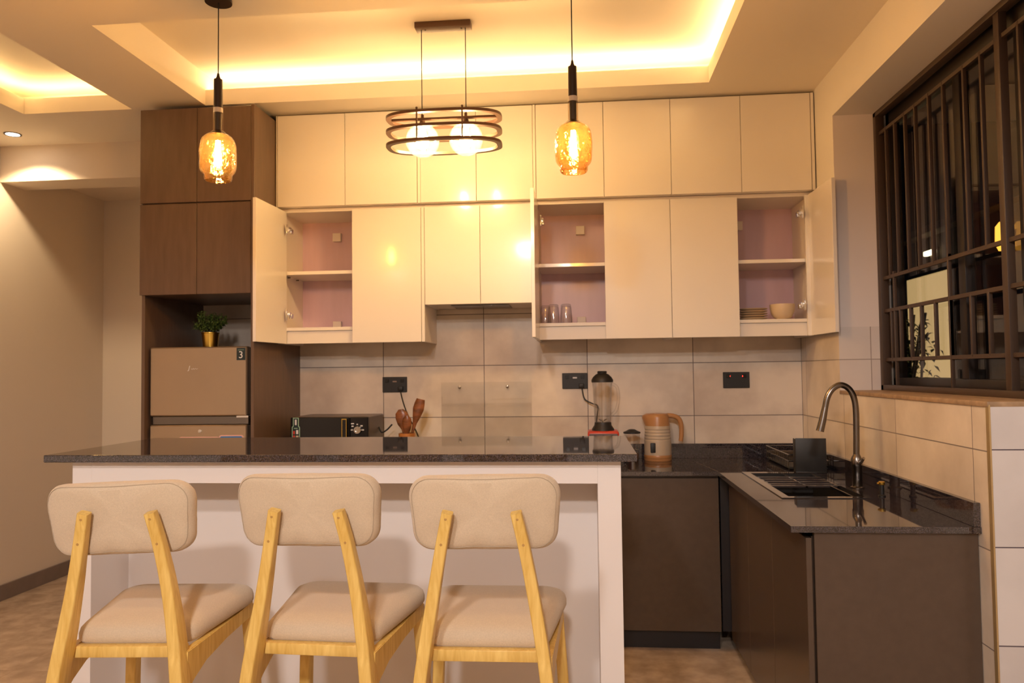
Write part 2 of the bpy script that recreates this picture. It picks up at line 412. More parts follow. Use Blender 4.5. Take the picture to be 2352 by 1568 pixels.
box(b, (gx-.02, 2.49, 2.578), (gx+.02, 3.806, 2.601), .002); box(b, (gx-.02, YE+.01, 1.272), (gx+.02, 2.50, 2.601), .002); part(G, 'frame', b, M_GRILLE)
ys = [3.70, 3.60, 3.49, 3.385, 3.255, 3.13, 2.965, 2.84, 2.60]
for y in ys:
    b = BM(); box(b, (gx-.007, y-.006, 1.80), (gx+.007, y+.006, 2.50), .001)
    part(G, 'bar', b, M_GRILLE)
    b = BM(); box(b, (gx-.007, y-.006, 1.415), (gx+.007, y+.006, 1.645), .001); part(G, 'bar', b, M_GRILLE)
for y in (3.66, 3.13):
    b = BM(); box(b, (gx-.0065, y-.006, 1.29), (gx+.0065, y+.006, 1.82), .001); part(G, 'bar', b, M_GRILLE)
b = BM(); box(b, (gx-.014, 2.695, 1.285), (gx+.014, 2.73, 2.59), .002); part(G, 'post', b, M_GRILLE)

# outside: neighbouring house at night
b = BM(); box(b, (1.62, 2.6, -.3), (14, 16, -.05)); struct('ground_outside', b, mat('dark paving', (.06, .05, .045), .7))
NB = thing('neighbour_building', 'dark neighbouring house wall seen at night through the window grille', 'building', (3.6, 9, -.05))
bpart(NB, 'wall', (3.6, 3.2, -.05), (3.8, 14, 5.2), mat('night render', (.07, .045, .032), .8, var=.3, vscale=2.), .0)
bpart(NB, 'roof', (3.2, 3.2, 4.4), (4.0, 14, 4.55), M_FRAME, .01)
fr = bpart(NB, 'lit_window', (3.575, 7.75, 1.22), (3.6, 8.85, 2.38), M_FRAME, .003)
b = BM(); box(b, (3.568, 7.80, 1.27), (3.574, 8.80, 2.33)); o = part(fr, 'pane', b, emit('lit curtain', (1, .66, .27), .40), 'pane glowing cream')
for y0, y1, z0, z1 in ((4.9, 5.5, 1.0, 2.6), (6.2, 6.9, 1.3, 3.4), (9.6, 10.4, 1.2, 2.5), (5.6, 6.0, 2.6, 3.9), (11, 12, 2.4, 3.8)):
    fr = bpart(NB, 'window', (3.575, y0, z0), (3.6, y1, z1), M_FRAME, .003)
    b = BM(); box(b, (3.570, y0+.06, z0+.06), (3.574, y1-.06, z1-.06)); part(fr, 'pane', b, mat('dim pane', (.16, .13, .12), .1, var=.5, vscale=3))
bpart(NB, 'ledge', (3.45, 3.2, 2.72), (3.6, 14, 2.80), mat('concrete ledge', (.12, .085, .06), .8), .005)
for i, (y, z, m, lab) in enumerate(((8.12, 2.535, emit('small lamp', (1, .85, .5), 2.5), 'small white lamp on the neighbouring wall above its lit window'), (6.72, 2.46, emit('orange lamp', (1, .42, .05), 1.6), 'small orange lamp on the neighbouring wall at the right'))):
    t = thing('wall_lamp', lab, 'lamp', (3.56, y, z))
    bpart(t, 'bracket', (3.55, y-.05, z-.05), (3.6, y+.05, z+.05), M_BLKM); bb = BM()
    if i == 0: box(bb, (3.50, y-.10, z-.025), (3.55, y+.10, z+.025), .01)
    else: lathe(bb, [(.03, -.12), (.055, -.06), (.05, .08), (.02, .12)], (3.5, y, z), 20)
    part(t, 'shade', bb, m)
def leaf(bm, c, L, w, yaw, pitch, curl=.3):
    d = Vector((math.cos(yaw)*math.cos(pitch), math.sin(yaw)*math.cos(pitch), math.sin(pitch)))
    s = d.cross(Vector((0, 0, 1)));
    if s.length < 1e-4: s = Vector((1, 0, 0))
    s.normalize(); u = s.cross(d); c = Vector(c)
    P = [c, c+d*L*.4+s*w, c+d*L-u*L*curl, c+d*L*.4-s*w]; Q = bm.verts.new(c+d*L*.45+u*w*.4)
    V = [bm.verts.new(p) for p in P]
    for i in range(4): bm.faces.new((V[i], V[(i+1) % 4], Q))
SH = thing('outdoor_shrub', 'dark leafy shrub silhouetted against the glowing neighbouring window', 'plant', (3.3, 8.1, -.05))
b = BM()
for k in range(7): tube(b, spline([(3.3, 8.1, -.05), (3.3+random.uniform(-.05, .05), 8.1+random.uniform(-.2, .2), .8), (3.3, 8.1+random.uniform(-.4, .4), 1.9)], 4), .012, 6)
part(SH, 'stem', b, M_STEM)
b = BM()
for k in range(420):
    leaf(b, (3.3+random.uniform(-.1, .1), 8.1+random.gauss(0, .3), random.uniform(.7, 1.85)), random.uniform(.05, .1), .02, random.uniform(0, 6.28), random.uniform(-1, 1))
part(SH, 'foliage', b, M_LEAF, smooth=False)

# ---------------------------------------------------------------- tall unit + fridge
TX0, TX1, TY = -2.3055, -1.6825, 3.805
t = thing('tall_cabinet', 'tall dark brown cupboard around the fridge with an open niche', 'cabinet', (-1.99, 4.12, 0))
bpart(t, 'side_panel', (TX0+.001, TY+.02, 0), (TX0+.019, YB-.001, 2.79), M_BROWN)
bpart(t, 'side_panel', (TX1-.019, TY+.0, 0), (TX1-.001, YB-.001, 2.79), M_BROWN)
bpart(t, 'top_panel', (TX0+.019, TY+.02, 2.772), (TX1-.019, YB-.002, 2.79), M_BROWN)
bpart(t, 'niche_ceiling', (TX0+.019, TY+.022, 1.803), (TX1-.019, YB-.002, 1.821), M_BROWN)
bpart(t, 'mid_panel', (TX0+.019, TY+.022, 2.272), (TX1-.019, YB-.002, 2.292), M_BROWN)
xm = -1.994
for x0, x1 in ((TX0, xm-.0015), (xm+.0015, TX1-.020)):
    bpart(t, 'door', (x0, TY, 1.803), (x1, TY+.019, 2.278), M_BROWN, .001)
    bpart(t, 'door', (x0, TY, 2.286), (x1, TY+.019, 2.782), M_BROWN, .001)
FX0, FX1, FY, FZ = -2.272, -1.742, 3.85, 1.530
F = thing('fridge', 'champagne coloured two-door fridge with stickers in the brown cupboard', 'fridge', ((FX0+FX1)/2, 4.15, 0))
bpart(F, 'body', (FX0+.004, FY+.055, .02), (FX1+.018, YB-.03, FZ-.004), M_FRSIDE, .004, 'dark side walls')
for i in (0, 1):
    for j in (0, 1):
        b = BM(); lathe(b, [(.02, 0), (.02, .022)], (FX0+.05+i*.43, FY+.12+j*.4, 0), 12); part(F, 'foot', b, M_BLKP)
fd = bpart(F, 'freezer_door', (FX0, FY, 1.169), (FX1, FY+.05, FZ), M_FRIDGE, .006)
bpart(F, 'handle_strip', (FX0+.004, FY+.018, 1.122), (FX1+.004, FY+.05, 1.1685), M_STEEL, .004, 'dark recessed grip')
ld = bpart(F, 'fridge_door', (FX0, FY, .07), (FX1, FY+.05, 1.122), M_FRIDGE, .006)
bpart(F, 'kick_plate', (FX0+.01, FY+.03, .02), (FX1-.01, FY+.05, .065), M_BLKP, .002)
bpart(F, 'hinge', (FX1-.06, FY+.004, 1.158), (FX1+.008, FY+.03, 1.170), M_CHROME, .002)
front_text(fd, 'logo', 'J', .030, (-2.055, FY-.0006, 1.420), M_WHITE, .25)
b = BM()
tube(b, spline([(-2.045, FY-.0008, 1.417), (-2.038, FY-.0008, 1.412), (-2.033, FY-.0008, 1.419), (-2.028, FY-.0008, 1.412), (-2.022, FY-.0008, 1.418), (-2.015, FY-.0008, 1.414), (-2.008, FY-.0008, 1.417)], 4), .0007, 5)
part(fd, 'logo_script', b, M_WHITE)
st = bpart(fd, 'rating_sticker', (-1.797, FY-.0012, 1.458), (-1.750, FY-.0002, 1.522), M_NAVY, 0, 'dark sticker with a white 3')
front_text(fd, 'number', '3', .052, (-1.774, FY-.0018, 1.484), M_WHITE)
bpart(fd, 'sticker_line', (-1.790, FY-.0018, 1.510), (-1.757, FY-.0012, 1.512), M_HOLO, 0)
b = BM(); lathe(b, [(.010, 0), (.010, .003), (.006, .004)], (-1.995, FY-.0002, 1.09), 20, rot=Matrix.Rotation(PI/2, 3, 'X')); part(ld, 'lock', b, M_CHROME)
def sticker(x0, x1, z0, z1, y, r): return rounded_poly([(x0, z0), (x1, z0), (x1, z1), (x0, z1)], [.003, .003, r, r], 5)
def flat(tt, name, pts, y, m, th=.0004):
    b = BM(); outline_plate(b, pts, lambda x, z, h: Vector((x, y-h, z)), th); return part(tt, name, b, m, smooth=False)
flat(ld, 'sticker', sticker(-2.112, -1.888, .86, 1.061, 0, .015), FY-.0002, M_PINK)
flat(ld, 'sticker', sticker(-1.893, -1.757, .86, 1.070, 0, .015), FY-.0006, M_PINK)
flat(ld, 'sticker_face', sticker(-2.107, -1.892, .865, 1.056, 0, .012), FY-.0008, M_PALE)
flat(ld, 'sticker_face', sticker(-1.888, -1.763, .865, 1.063, 0, .012), FY-.0011, M_BLUE)
b = BM(); tube(b, spline([(-2.02, FY-.0014, 1.035), (-2.01, FY-.0014, 1.044), (-2.0, FY-.0014, 1.038), (-1.985, FY-.0014, 1.047)], 4), .003, 6); part(ld, 'sticker_mark', b, M_BLUE)
for x, z, w_ in ((-1.855, 1.048, .036), (-1.852, 1.036, .028)): bpart(ld, 'sticker_mark', (x-w_/2, FY-.002, z-.0025), (x+w_/2, FY-.0014, z+.0025), M_PALE, 0)
b = BM(); lathe(b, [(.0001, 0), (.004, .005), (.003, .018), (.0001, .022)], (-1.80, FY-.003, 1.03), 10, False, False); part(ld, 'sticker_mark', b, M_PALE)

# plant in gold pot on the fridge
P = thing('potted_plant', 'small bushy green plant in a gold pot on top of the fridge', 'plant', (-2.025, 4.02, FZ))
b = BM(); lathe(b, [(.036, 0), (.038, .002), (.0455, .078), (.048, .080), (.048, .084), (.0445, .084), (.043, .079), (.036, .01)], (-2.025, 4.02, FZ), 40, True, True); part(P, 'pot', b, M_GOLD, 'gold pot')
b = BM(); lathe(b, [(.042, .072), (.001, .076)], (-2.025, 4.02, FZ), 20); part(P, 'soil', b, M_STEM)
b = BM(); fol = BM()
for k in range(46):
    a = random.uniform(0, 6.28); r = random.uniform(.02, .088); zt = random.uniform(.11, .19)-.25*r
    tip = Vector((-2.03+r*math.cos(a)*1.05, 4.02+r*math.sin(a), FZ+zt+.012)); base = Vector((-2.025+.02*math.cos(a), 4.02+.02*math.sin(a), FZ+.074))
    mid = (tip+base)/2+Vector((.015*math.cos(a), .015*math.sin(a), .012)); pts = spline([base, mid, tip], 5); tube(b, pts, .0011, 5)
    for p in pts[3:]:
        for q in range(5):
            leaf(fol, p+Vector([random.gauss(0, .004) for _ in range(3)]), random.uniform(.010, .018), random.uniform(.0035, .0055), random.uniform(0, 6.28), random.uniform(-.7, 1.))
part(P, 'stem', b, M_STEM); part(P, 'foliage', fol, M_LEAF, smooth=False)

# ---------------------------------------------------------------- white wall cabinets
UY, LY = 4.078, 4.105            # door faces, upper and lower row
UZ0, UZ1, LZ1 = 2.304, 2.817, 2.286
def upper_unit(x0, x1, splits, label, left_side=0., right_side=0.):
    t = thing('upper_wall_cabinet', label, 'cabinet', ((x0+x1)/2, 4.27, UZ0), group='top row of white wall cabinets')
    b = BM()
    for a, c in ((x0+.0005, x0+.016), (x1-.016, x1-.0005)): box(b, (a, UY+.021, UZ0), (c, YB-.001, UZ1))
    box(b, (x0+.016, UY+.021, UZ0), (x1-.016, YB-.001, UZ0+.016)); box(b, (x0+.016, UY+.021, UZ1-.016), (x1-.016, YB-.001, UZ1))
    box(b, (x0+.016, YB-.008, UZ0+.016), (x1-.016, YB-.002, UZ1-.016)); part(t, 'carcass', b, M_LACQ)
    if left_side: bpart(t, 'filler', (x0+.0005, UY+.002, UZ0), (x0+left_side-.002, UY+.021, UZ1), M_LACQ, .001)
    if right_side: bpart(t, 'filler', (x1-right_side+.002, UY+.002, UZ0), (x1-.0005, UY+.021, UZ1), M_LACQ, .001)
    e = [x0+left_side]+splits+[x1-right_side]
    for a, c in zip(e, e[1:]): bpart(t, 'door', (a+.0012, UY, UZ0+.001), (c-.0012, UY+.019, UZ1-.002), M_LACQ, .0012)
    return t
upper_unit(-1.680, -.867, [-1.288], 'white high cabinet pair next to the brown fridge cupboard', left_side=.008, right_side=.018)
upper_unit(-.867, -.252, [-.560], 'white high cabinet pair above the short hood cabinet')
upper_unit(-.252, .479, [.126], 'white high cabinet pair right of the hood cabinet', left_side=.016)
upper_unit(.479, 1.217, [.842], 'white high cabinet pair nearest the right wall', right_side=.018)

def hinge(dt, x, y, z, sx):
    """concealed hinge: plate on the side, arm, cup on the open door"""
    b = BM(); box(b, (x-.004, y-.005, z-.030), (x+.004, y+.003, z+.030), .001); box(b, (x-.010+sx*.010, y-.008, z-.013), (x+.010+sx*.010, y+.026, z+.013), .002)
    box(b, (x+sx*.016-.009, y+.012, z-.020), (x+sx*.016+.009, y+.040, z+.006), .002)
    part(dt, 'hinge', b, M_CHROME, 'metal hinge')
def lower_unit(name, x0, x1, z0, doors, label, opened=None, shelf=None, fill=(0, 0)):
    """doors: list of (a,c); opened: (a,c,side) interior left open"""
    t = thing(name, label, 'cabinet', ((x0+x1)/2, 4.28, z0), group='lower row of white wall cabinets')
    zb0 = z0+.072 if name != 'hood_cabinet' else z0
    FYY = LY+.020
    b = BM()
    box(b, (x0+.0005, FYY, z0), (x0+.018, YB-.001, LZ1+.016)); box(b, (x1-.018, FYY, z0), (x1-.0005, YB-.001, LZ1+.016))
    box(b, (x0+.018, FYY, LZ1-.004), (x1-.018, YB-.001, LZ1+.016))
    part(t, 'carcass', b, M_INNER)
    bpart(t, 'bottom_board', (x0+.018, FYY, zb0), (x1-.018, YB-.008, zb0+.018), M_LACQ, .001)
    if name != 'hood_cabinet':
        bpart(t, 'pelmet', (x0+.018, FYY+.012, z0+.001), (x1-.018, FYY+.028, zb0), M_LACQ, .001)
    bpart(t, 'back_panel', (x0+.018, YB-.012, zb0+.018), (x1-.018, YB-.002, LZ1-.004), M_BACK, 0, 'lilac inner back')
    if shelf: bpart(t, 'shelf', (x0+.018, FYY+.006, shelf), (x1-.018, YB-.014, shelf+.019), M_LACQ, .001)
    if fill[0]: bpart(t, 'filler', (x0+.0005, LY+.002, z0), (x0+fill[0], FYY, LZ1), M_LACQ, .001)
    if fill[1]: bpart(t, 'filler', (x1-fill[1], LY+.002, z0), (x1-.0005, FYY, LZ1), M_LACQ, .001)
    for a, c in doors: bpart(t, 'door', (a+.0012, LY, z0), (c-.0012, LY+.019, LZ1), M_LACQ, .0012)
    return t
def open_door(t, hx, w, sx, ang, z0):
    """door hinged at (hx, LY+.02), swung ang degrees out of the front plane towards the room; sx=+1 when the hinge is on the left"""
    b = BM(); a = math.radians(ang); th = .018
    def fn(u, v, h):   # u along width, v height, h thickness
        return Vector((hx+sx*(u*math.cos(a)-0*h)-sx*h*math.sin(a), LY+.019-u*math.sin(a)-h*math.cos(a), z0+v))
    outline_plate(b, [(0, 0), (w, 0), (w, LZ1-z0), (0, LZ1-z0)], fn, th)
    bmesh.ops.bevel(b, geom=list(b.edges), offset=.001, segments=1, affect='EDGES')
    return part(t, 'door', b, M_LACQ)
Z0 = 1.549
t1 = lower_unit('wall_cabinet', -1.680, -.854, Z0, [(-1.259, -.872)], 'white cabinet with its left door open and empty shelves', shelf=1.934, fill=(.042, .017))
open_door(t1, -1.636, .375, 1, 92, Z0)
for z in (2.18, 1.708): hinge(t1, -1.622, 4.085, z, 1)
for z in (2.165, 1.640):
    bpart(t1, 'bracket', (-1.47, YB-.04, z), (-1.42, YB-.014, z+.05), M_INNER, .002)
for y in (4.20, 4.33):
    b = BM(); tube(b, [(-1.66, y, 1.928), (-1.645, y, 1.928)], .004, 8); part(t1, 'shelf_pin', b, M_STEEL)
t2 = lower_unit('hood_cabinet', -.854, -.252, 1.750, [(-.853, -.547), (-.547, -.254)], 'short white cabinet pair over the cooker gap')
b = BM(); box(b, (-.72, LY+.06, 1.744), (-.40, YB-.06, 1.7495), .002); part(t2, 'hood_filter', b, M_STEEL)
t3 = lower_unit('wall_cabinet', -.252, .472, Z0, [(.122, .472)], 'white cabinet with its left door open and glasses inside', shelf=1.942)
open_door(t3, -.229, .375, 1, 90, Z0)
for z in (2.19,): hinge(t3, -.216, 4.095, z, .6)
for z in (2.165, 1.640): bpart(t3, 'bracket', (-.03, YB-.04, z), (.02, YB-.014, z+.05), M_INNER, .002)
t4 = lower_unit('wall_cabinet', .472, 1.205, Z0, [(.472, .822)], 'white cabinet at the right end, door open on plates and a bowl', shelf=1.936, fill=(0, .038))
open_door(t4, 1.184, .375, -1, 91, Z0)
for z in (2.19, 1.71): hinge(t4, 1.148, 4.085, z, -1)
for z in (2.165,): bpart(t4, 'bracket', (.86, YB-.04, z), (.91, YB-.014, z+.05), M_INNER, .002)
# glasses
sz = Z0+.072+.018
def glass_bm(): 
    b = BM(); lathe(b, [(.034, 0), (.033, .03), (.029, .085), (.026, .103), (.022, .106), (.001, .106)], (0, 0, 0), 28, False, False)
    lathe(b, [(.031, .001), (.030, .03), (.026, .085), (.022, .096), (.001, .097)], (0, 0, 0), 28, False, False); return b
for i, (x, y, lab) in enumerate(((-.088, 4.19, 'upturned clear tumbler on the cabinet floor, farthest from the open door'), (-.157, 4.20, 'upturned clear tumbler between the other two'), (-.205, 4.27, 'upturned clear tumbler nearest the open cabinet door'))):
    if i == 0: g0 = solo('drinking_glass', glass_bm(), M_GLASSW, lab, 'glass', 'upturned tumblers in the open cabinet'); g = g0
    else: g = g0.copy(); COL.objects.link(g); g['label'] = lab
    g.location = (x, y, sz)
pl = BM(); lathe(pl, [(.035, 0), (.040, .001), (.074, .009), (.077, .0125), (.073, .0125), (.040, .005), (.001, .004)], (0, 0, 0), 40, True, False)
pos = ['lowest plate', 'second plate from the bottom', 'third plate from the bottom', 'fourth plate from the bottom', 'topmost plate']
for i in range(5):
    if i == 0: p0 = solo('plate', pl, M_CERAM, 'x', 'plate', 'stacked plates in the right cabinet'); p = p0
    else: p = p0.copy(); COL.objects.link(p)
    p['label'] = pos[i]+' of the small cream stack in the right cabinet'; p.location = (.912, 4.22, sz+i*.0125)
b = BM(); lathe(b, [(.028, 0), (.030, .003), (.045, .012), (.056, .028), (.062, .048), (.0645, .066), (.0645, .082), (.061, .082), (.060, .062), (.052, .030), (.001, .012)], (0, 0, 0), 44, True, False)
o = solo('bowl', b, M_CERAM, 'round cream bowl beside the plate stack in the open cabinet', 'bowl'); o.location = (1.062, 4.20, sz)

# ---------------------------------------------------------------- base units and worktop
CZ = .88
def base_door(t, x0, x1, y0, z0, z1): bpart(t, 'door', (x0+.0015, y0, z0), (x1-.0015, y0+.018, z1), M_BASE, .0012)
def base_unit(x0, x1, n, lab):
    t = thing('base_cabinet', lab, 'cabinet', ((x0+x1)/2, 4.15, 0), 'base cabinets along the back wall')
    b = BM(); box(b, (x0+.001, 3.892, .10), (x1-.001, YB-.002, .858)); part(t, 'carcass', b, M_BASE)
    bpart(t, 'plinth', (x0+.001, 3.925, 0), (x1-.001, 3.94, .10), M_DARK)
    w_ = (x1-x0)/n
    for k in range(n): base_door(t, x0+k*w_, x0+(k+1)*w_, 3.872, .10, .845)
base_unit(-1.680, -1.08, 1, 'brown base cabinet beside the tall fridge cupboard, under the microwave')
base_unit(-1.08, -.25, 2, 'brown base cabinet under the worktop behind the breakfast bar middle')
base_unit(-.25, .10, 1, 'narrow brown base cabinet behind the breakfast bar')
base_unit(.10, .654, 1, 'brown base cabinet visible between breakfast bar and sink run')
PN = thing('sink_base_cabinet', 'dark brown base cabinet run under the sink with a plain end panel', 'cabinet', (.97, 3.2, 0))
b = BM(); box(b, (.722, 2.57, .09), (1.222, 3.868, .108)); box(b, (1.206, 2.57, .108), (1.222, 3.868, .84)); box(b, (.722, 3.85, .108), (1.206, 3.868, .84)); box(b, (.722, 2.57, .108), (1.206, 2.586, .84)); part(PN, 'carcass', b, M_BASE)
bpart(PN, 'end_panel', (.724, 2.545, 0), (1.2215, 2.566, .857), M_BASE, .001)
bpart(PN, 'plinth', (.745, 2.57, 0), (.76, 3.868, .07), M_DARK)
for y0, y1 in ((2.553, 3.005), (3.008, 3.44), (3.443, 3.864)): bpart(PN, 'door', (.700, y0, .068), (.718, y1, .838), M_BASE, .0012)
bpart(PN, 'corner_filler', (.66, 3.88, .10), (.72, 3.8905, .845), M_DARK, .001)
t = thing('worktop', 'L-shaped polished black granite worktop holding the sink', 'worktop', (.3, 4.1, .86))
b = BM()
SX0, SX1, SY0, SY1 = .772, 1.085, 3.075, 3.80
x0, x1 = .648, XR-.001
box(b, (-1.680, 3.848, .86), (x0, YB-.001, CZ)); box(b, (x0, 3.80, .86), (x1, YB-.001, CZ))
box(b, (x0, 2.527, .86), (SX0, 3.80, CZ)); box(b, (SX1, 2.527, .86), (x1, 3.80, CZ)); box(b, (SX0, 2.527, .86), (SX1, SY0, CZ))
part(t, 'slab', b, M_GRAN, smooth=False)
tu = t
b = BM(); tube(b, [(.650, 3.852, CZ-.0009), (.60, 4.24, CZ-.0009)], .0012, 6); part(tu, 'joint_strip', b, mat('joint highlight gold', (.7, .5, .25), .3, metal=1), 'thin slab joint, its edge highlight put in as brass colour')  # slab seam; the gold colour stands in for the highlight on its edge
b = BM(); box(b, (-1.680, YB-.021, CZ+.0003), (XR-.001, YB-.001, .962), .001); solo('upstand', b, M_GRAN, 'low black granite upstand along the foot of the tiled back wall', 'upstand', origin=(0, YB-.01, CZ), smooth=False)
b = BM(); box(b, (XR-.021, 2.53, CZ+.0003), (XR-.001, YB-.022, .955), .001); solo('upstand', b, M_GRAN, 'low black granite upstand along the window wall behind the tap', 'upstand', origin=(XR-.01, 3.4, CZ), smooth=False)
# sink
t = thing('sink', 'black inset sink with a drainer tray in the granite worktop', 'sink', (.93, 3.45, CZ))
b = BM(); r = .012
plate_hole(b, SX0-.018, SX1+.008, SY0-.018, SY1+.018, SX0+.014, SX1-.014, SY0+.014, SY1-.03, CZ+.0003, CZ+.0035)
part(t, 'rim', b, mat('black sink rim', (.03, .025, .025), .12, coat=1))
b = BM()
bx0, bx1, by0, by1, bz = SX0+.012, SX1-.012, SY0+.012, SY1-.028, .70
for lo, hi in (((bx0, by0, bz-.002), (bx1, by1, bz)), ((bx0-.002, by0, bz), (bx0, by1, CZ)), ((bx1, by0, bz), (bx1+.002, by1, CZ)), ((bx0, by0-.002, bz), (bx1, by0, CZ)), ((bx0, by1, bz), (bx1, by1+.002, CZ))): box(b, lo, hi)
part(t, 'basin', b, M_BLKP)
b = BM(); lathe(b, [(.035, 0), (.035, .003), (.02, .002)], (.93, 3.3, bz), 24); part(t, 'drain', b, M_STEEL)
b = BM()
for y in (3.375, 3.43, 3.50, 3.57, 3.64): box(b, (bx0+.002, y, CZ-.006), (bx1-.002, y+.013 if y > 3.38 else y+.02, CZ+.003), .001)
for x in (bx0+.001, bx1-.013, .93): box(b, (x, 3.375, CZ-.006), (x+.012, by1-.002, CZ+.002), .001)
part(t, 'drainer_tray', b, mat('black tray', (.05, .04, .04), .12, coat=1))
b = BM(); box(b, (1.030, by0, CZ-.01), (1.036, 3.375, CZ+.002)); part(t, 'divider', b, M_STEEL)
# faucet
t = thing('faucet', 'tall dark chrome gooseneck kitchen tap behind the sink', 'faucet', (1.128, 3.333, CZ))
b = BM(); lathe(b, [(.027, 0), (.027, .004), (.020, .008), (.020, .085), (.0225, .09), (.0225, .120), (.015, .135), (.013, .14)], (1.128, 3.333, CZ), 28); part(t, 'base', b, M_STEEL)
pts = spline([(1.128, 3.333, 1.01), (1.130, 3.333, 1.10), (1.131, 3.333, 1.20), (1.124, 3.333, 1.255), (1.105, 3.333, 1.292), (1.073, 3.333, 1.308), (1.040, 3.333, 1.292), (1.018, 3.333, 1.258), (1.006, 3.333, 1.21)], 6)
b = BM(); tube(b, pts, .0125, 16); part(t, 'neck', b, M_STEEL)
b = BM(); tube(b, [(1.007, 3.333, 1.215), (.996, 3.333, 1.165), (.983, 3.333, 1.115)], [.0125, .0150, .0165], 18); part(t, 'spray_head', b, M_STEEL)
b = BM(); tube(b, spline([(1.128, 3.315, .985), (1.128, 3.285, .990), (1.128, 3.25, 1.012)], 5), [.008]*4+[.006]*7, 10); lathe(b, [(.012, -.02), (.012, .0)], (1.128, 3.315, .985), 16, rot=Matrix.Rotation(PI/2, 3, 'X')); part(t, 'lever', b, M_CHROME)
t = thing('soap_dispenser', 'small black soap pump with brass coloured top, right of the tap', 'soap dispenser', (1.145, 3.115, CZ))
b = BM(); lathe(b, [(.014, 0), (.014, .004), (.009, .008), (.009, .045)], (1.145, 3.115, CZ), 20); part(t, 'body', b, M_BLKP)
b = BM(); lathe(b, [(.011, .045), (.0125, .047), (.0125, .056), (.010, .058)], (1.145, 3.115, CZ), 20); tube(b, [(1.145, 3.115, CZ+.052), (1.128, 3.115, CZ+.050)], .004, 8); part(t, 'pump', b, M_GOLD)
# dish rack
t = thing('dish_rack', 'black dish rack with a tray standing in the worktop corner', 'dish rack', (1.09, 4.1, CZ))
bpart(t, 'tray', (1.000, 3.90, CZ+.004), (1.185, 4.36, CZ+.016), M_BLKP, .004)
b = BM()
for z in (.925, .955): tube(b, [(1.0, 3.90, z), (1.0, 4.37, z), (1.19, 4.37, z), (1.19, 3.90, z)], .0035, 8, closed=True)
for y in [3.92+.04*i for i in range(12)]:
    tube(b, [(1.0, y, .89), (1.0, y, .955)], .0018, 6); tube(b, [(1.0, y, .925), (1.19, y, .925)], .0016, 6); tube(b, [(1.19, y, .89), (1.19, y, .955)], .0018, 6)
part(t, 'wire_frame', b, M_STEEL)
for x in (1.01, 1.17):
    for y in (3.93, 4.34):
        b = BM(); lathe(b, [(.008, 0), (.008, .005)], (x, y, CZ), 10); part(t, 'foot', b, M_BLKP)
t = thing('utensil_caddy', 'upright matt black box caddy in front of the dish rack', 'caddy', (1.08, 3.835, CZ))
b = BM(); R = Matrix.Rotation(math.radians(-6), 3, 'Z'); c = Vector((1.080, 3.835, 0))
def cbox(lo, hi):
    vs = box(b, lo, hi, .002)
    for v in vs: v.co = R @ v.co + c
hw, hd, ht = .070, .036, .165
cbox((-hw, -hd, CZ+.0005), (hw, hd, CZ+.006)); cbox((-hw, -hd, CZ+.006), (hw, -hd+.003, CZ+ht)); cbox((-hw, hd-.003, CZ+.006), (hw, hd, CZ+ht-.01))
cbox((-hw, -hd+.003, CZ+.006), (-hw+.003, hd-.003, CZ+ht-.005)); cbox((hw-.003, -hd+.003, CZ+.006), (hw, hd-.003, CZ+ht-.005))
part(t, 'box', b, M_BLKP)

# ---------------------------------------------------------------- wall sockets, splash glass
def socket(x, z, label, leds=False, plug=None):
    t = thing('wall_socket', label, 'socket', (x, YB, z), 'black double sockets on the tiled wall')
    bpart(t, 'plate', (x-.073, YB-.010, z-.045), (x+.073, YB-.0005, z+.045), M_BLKP, .002)
    for s in (-1, 1):
        bpart(t, 'switch', (x+s*.045-.010, YB-.013, z+.012), (x+s*.045+.010, YB-.010, z+.032), M_BLKG, .001)
        for dx, dz in ((0, .002), (-.009, -.014), (.009, -.014)):
            bpart(t, 'pin_hole', (x+s*.038+dx-.003, YB-.0108, z+dz-.012-.004), (x+s*.038+dx+.003, YB-.0099, z+dz-.012+.004), M_DARK, 0)
    if leds:
        for s in (-1, 1):
            b = BM(); lathe(b, [(.0045, 0), (.0045, .002)], (x+s*.038, YB-.0105, z+.022), 14, rot=Matrix.Rotation(PI/2, 3, 'X')); part(t, 'indicator', b, E_REDL, 'glowing red')
    else: bpart(t, 'label_mark', (x-.012, YB-.0112, z+.014), (x+.012, YB-.0101, z+.022), M_PALE if plug != 1 else mat('dull mark', (.3, .2, .15), .5), 0)
    return t
socket(-1.107, 1.313, 'black double socket above the wooden spoons', plug=1)
socket(-.049, 1.323, 'black double socket left of the blender', plug=2)
socket(.861, 1.318, 'black double socket with two red lights near the corner', leds=True)
t = thing('splash_panel', 'clear glass splash panel on screws leaning flat over the tiles', 'glass panel', (-.562, YB-.012, .97))
bpart(t, 'pane', (-.828, YB-.016, .964), (-.300, YB-.011, 1.322), M_SPLASH, .001)
for x in (-.72, -.44):
    b = BM(); lathe(b, [(.009, 0), (.009, .003), (.006, .005)], (x, YB-.016, 1.295), 16, rot=Matrix.Rotation(PI/2, 3, 'X')); part(t, 'screw', b, M_CHROME)

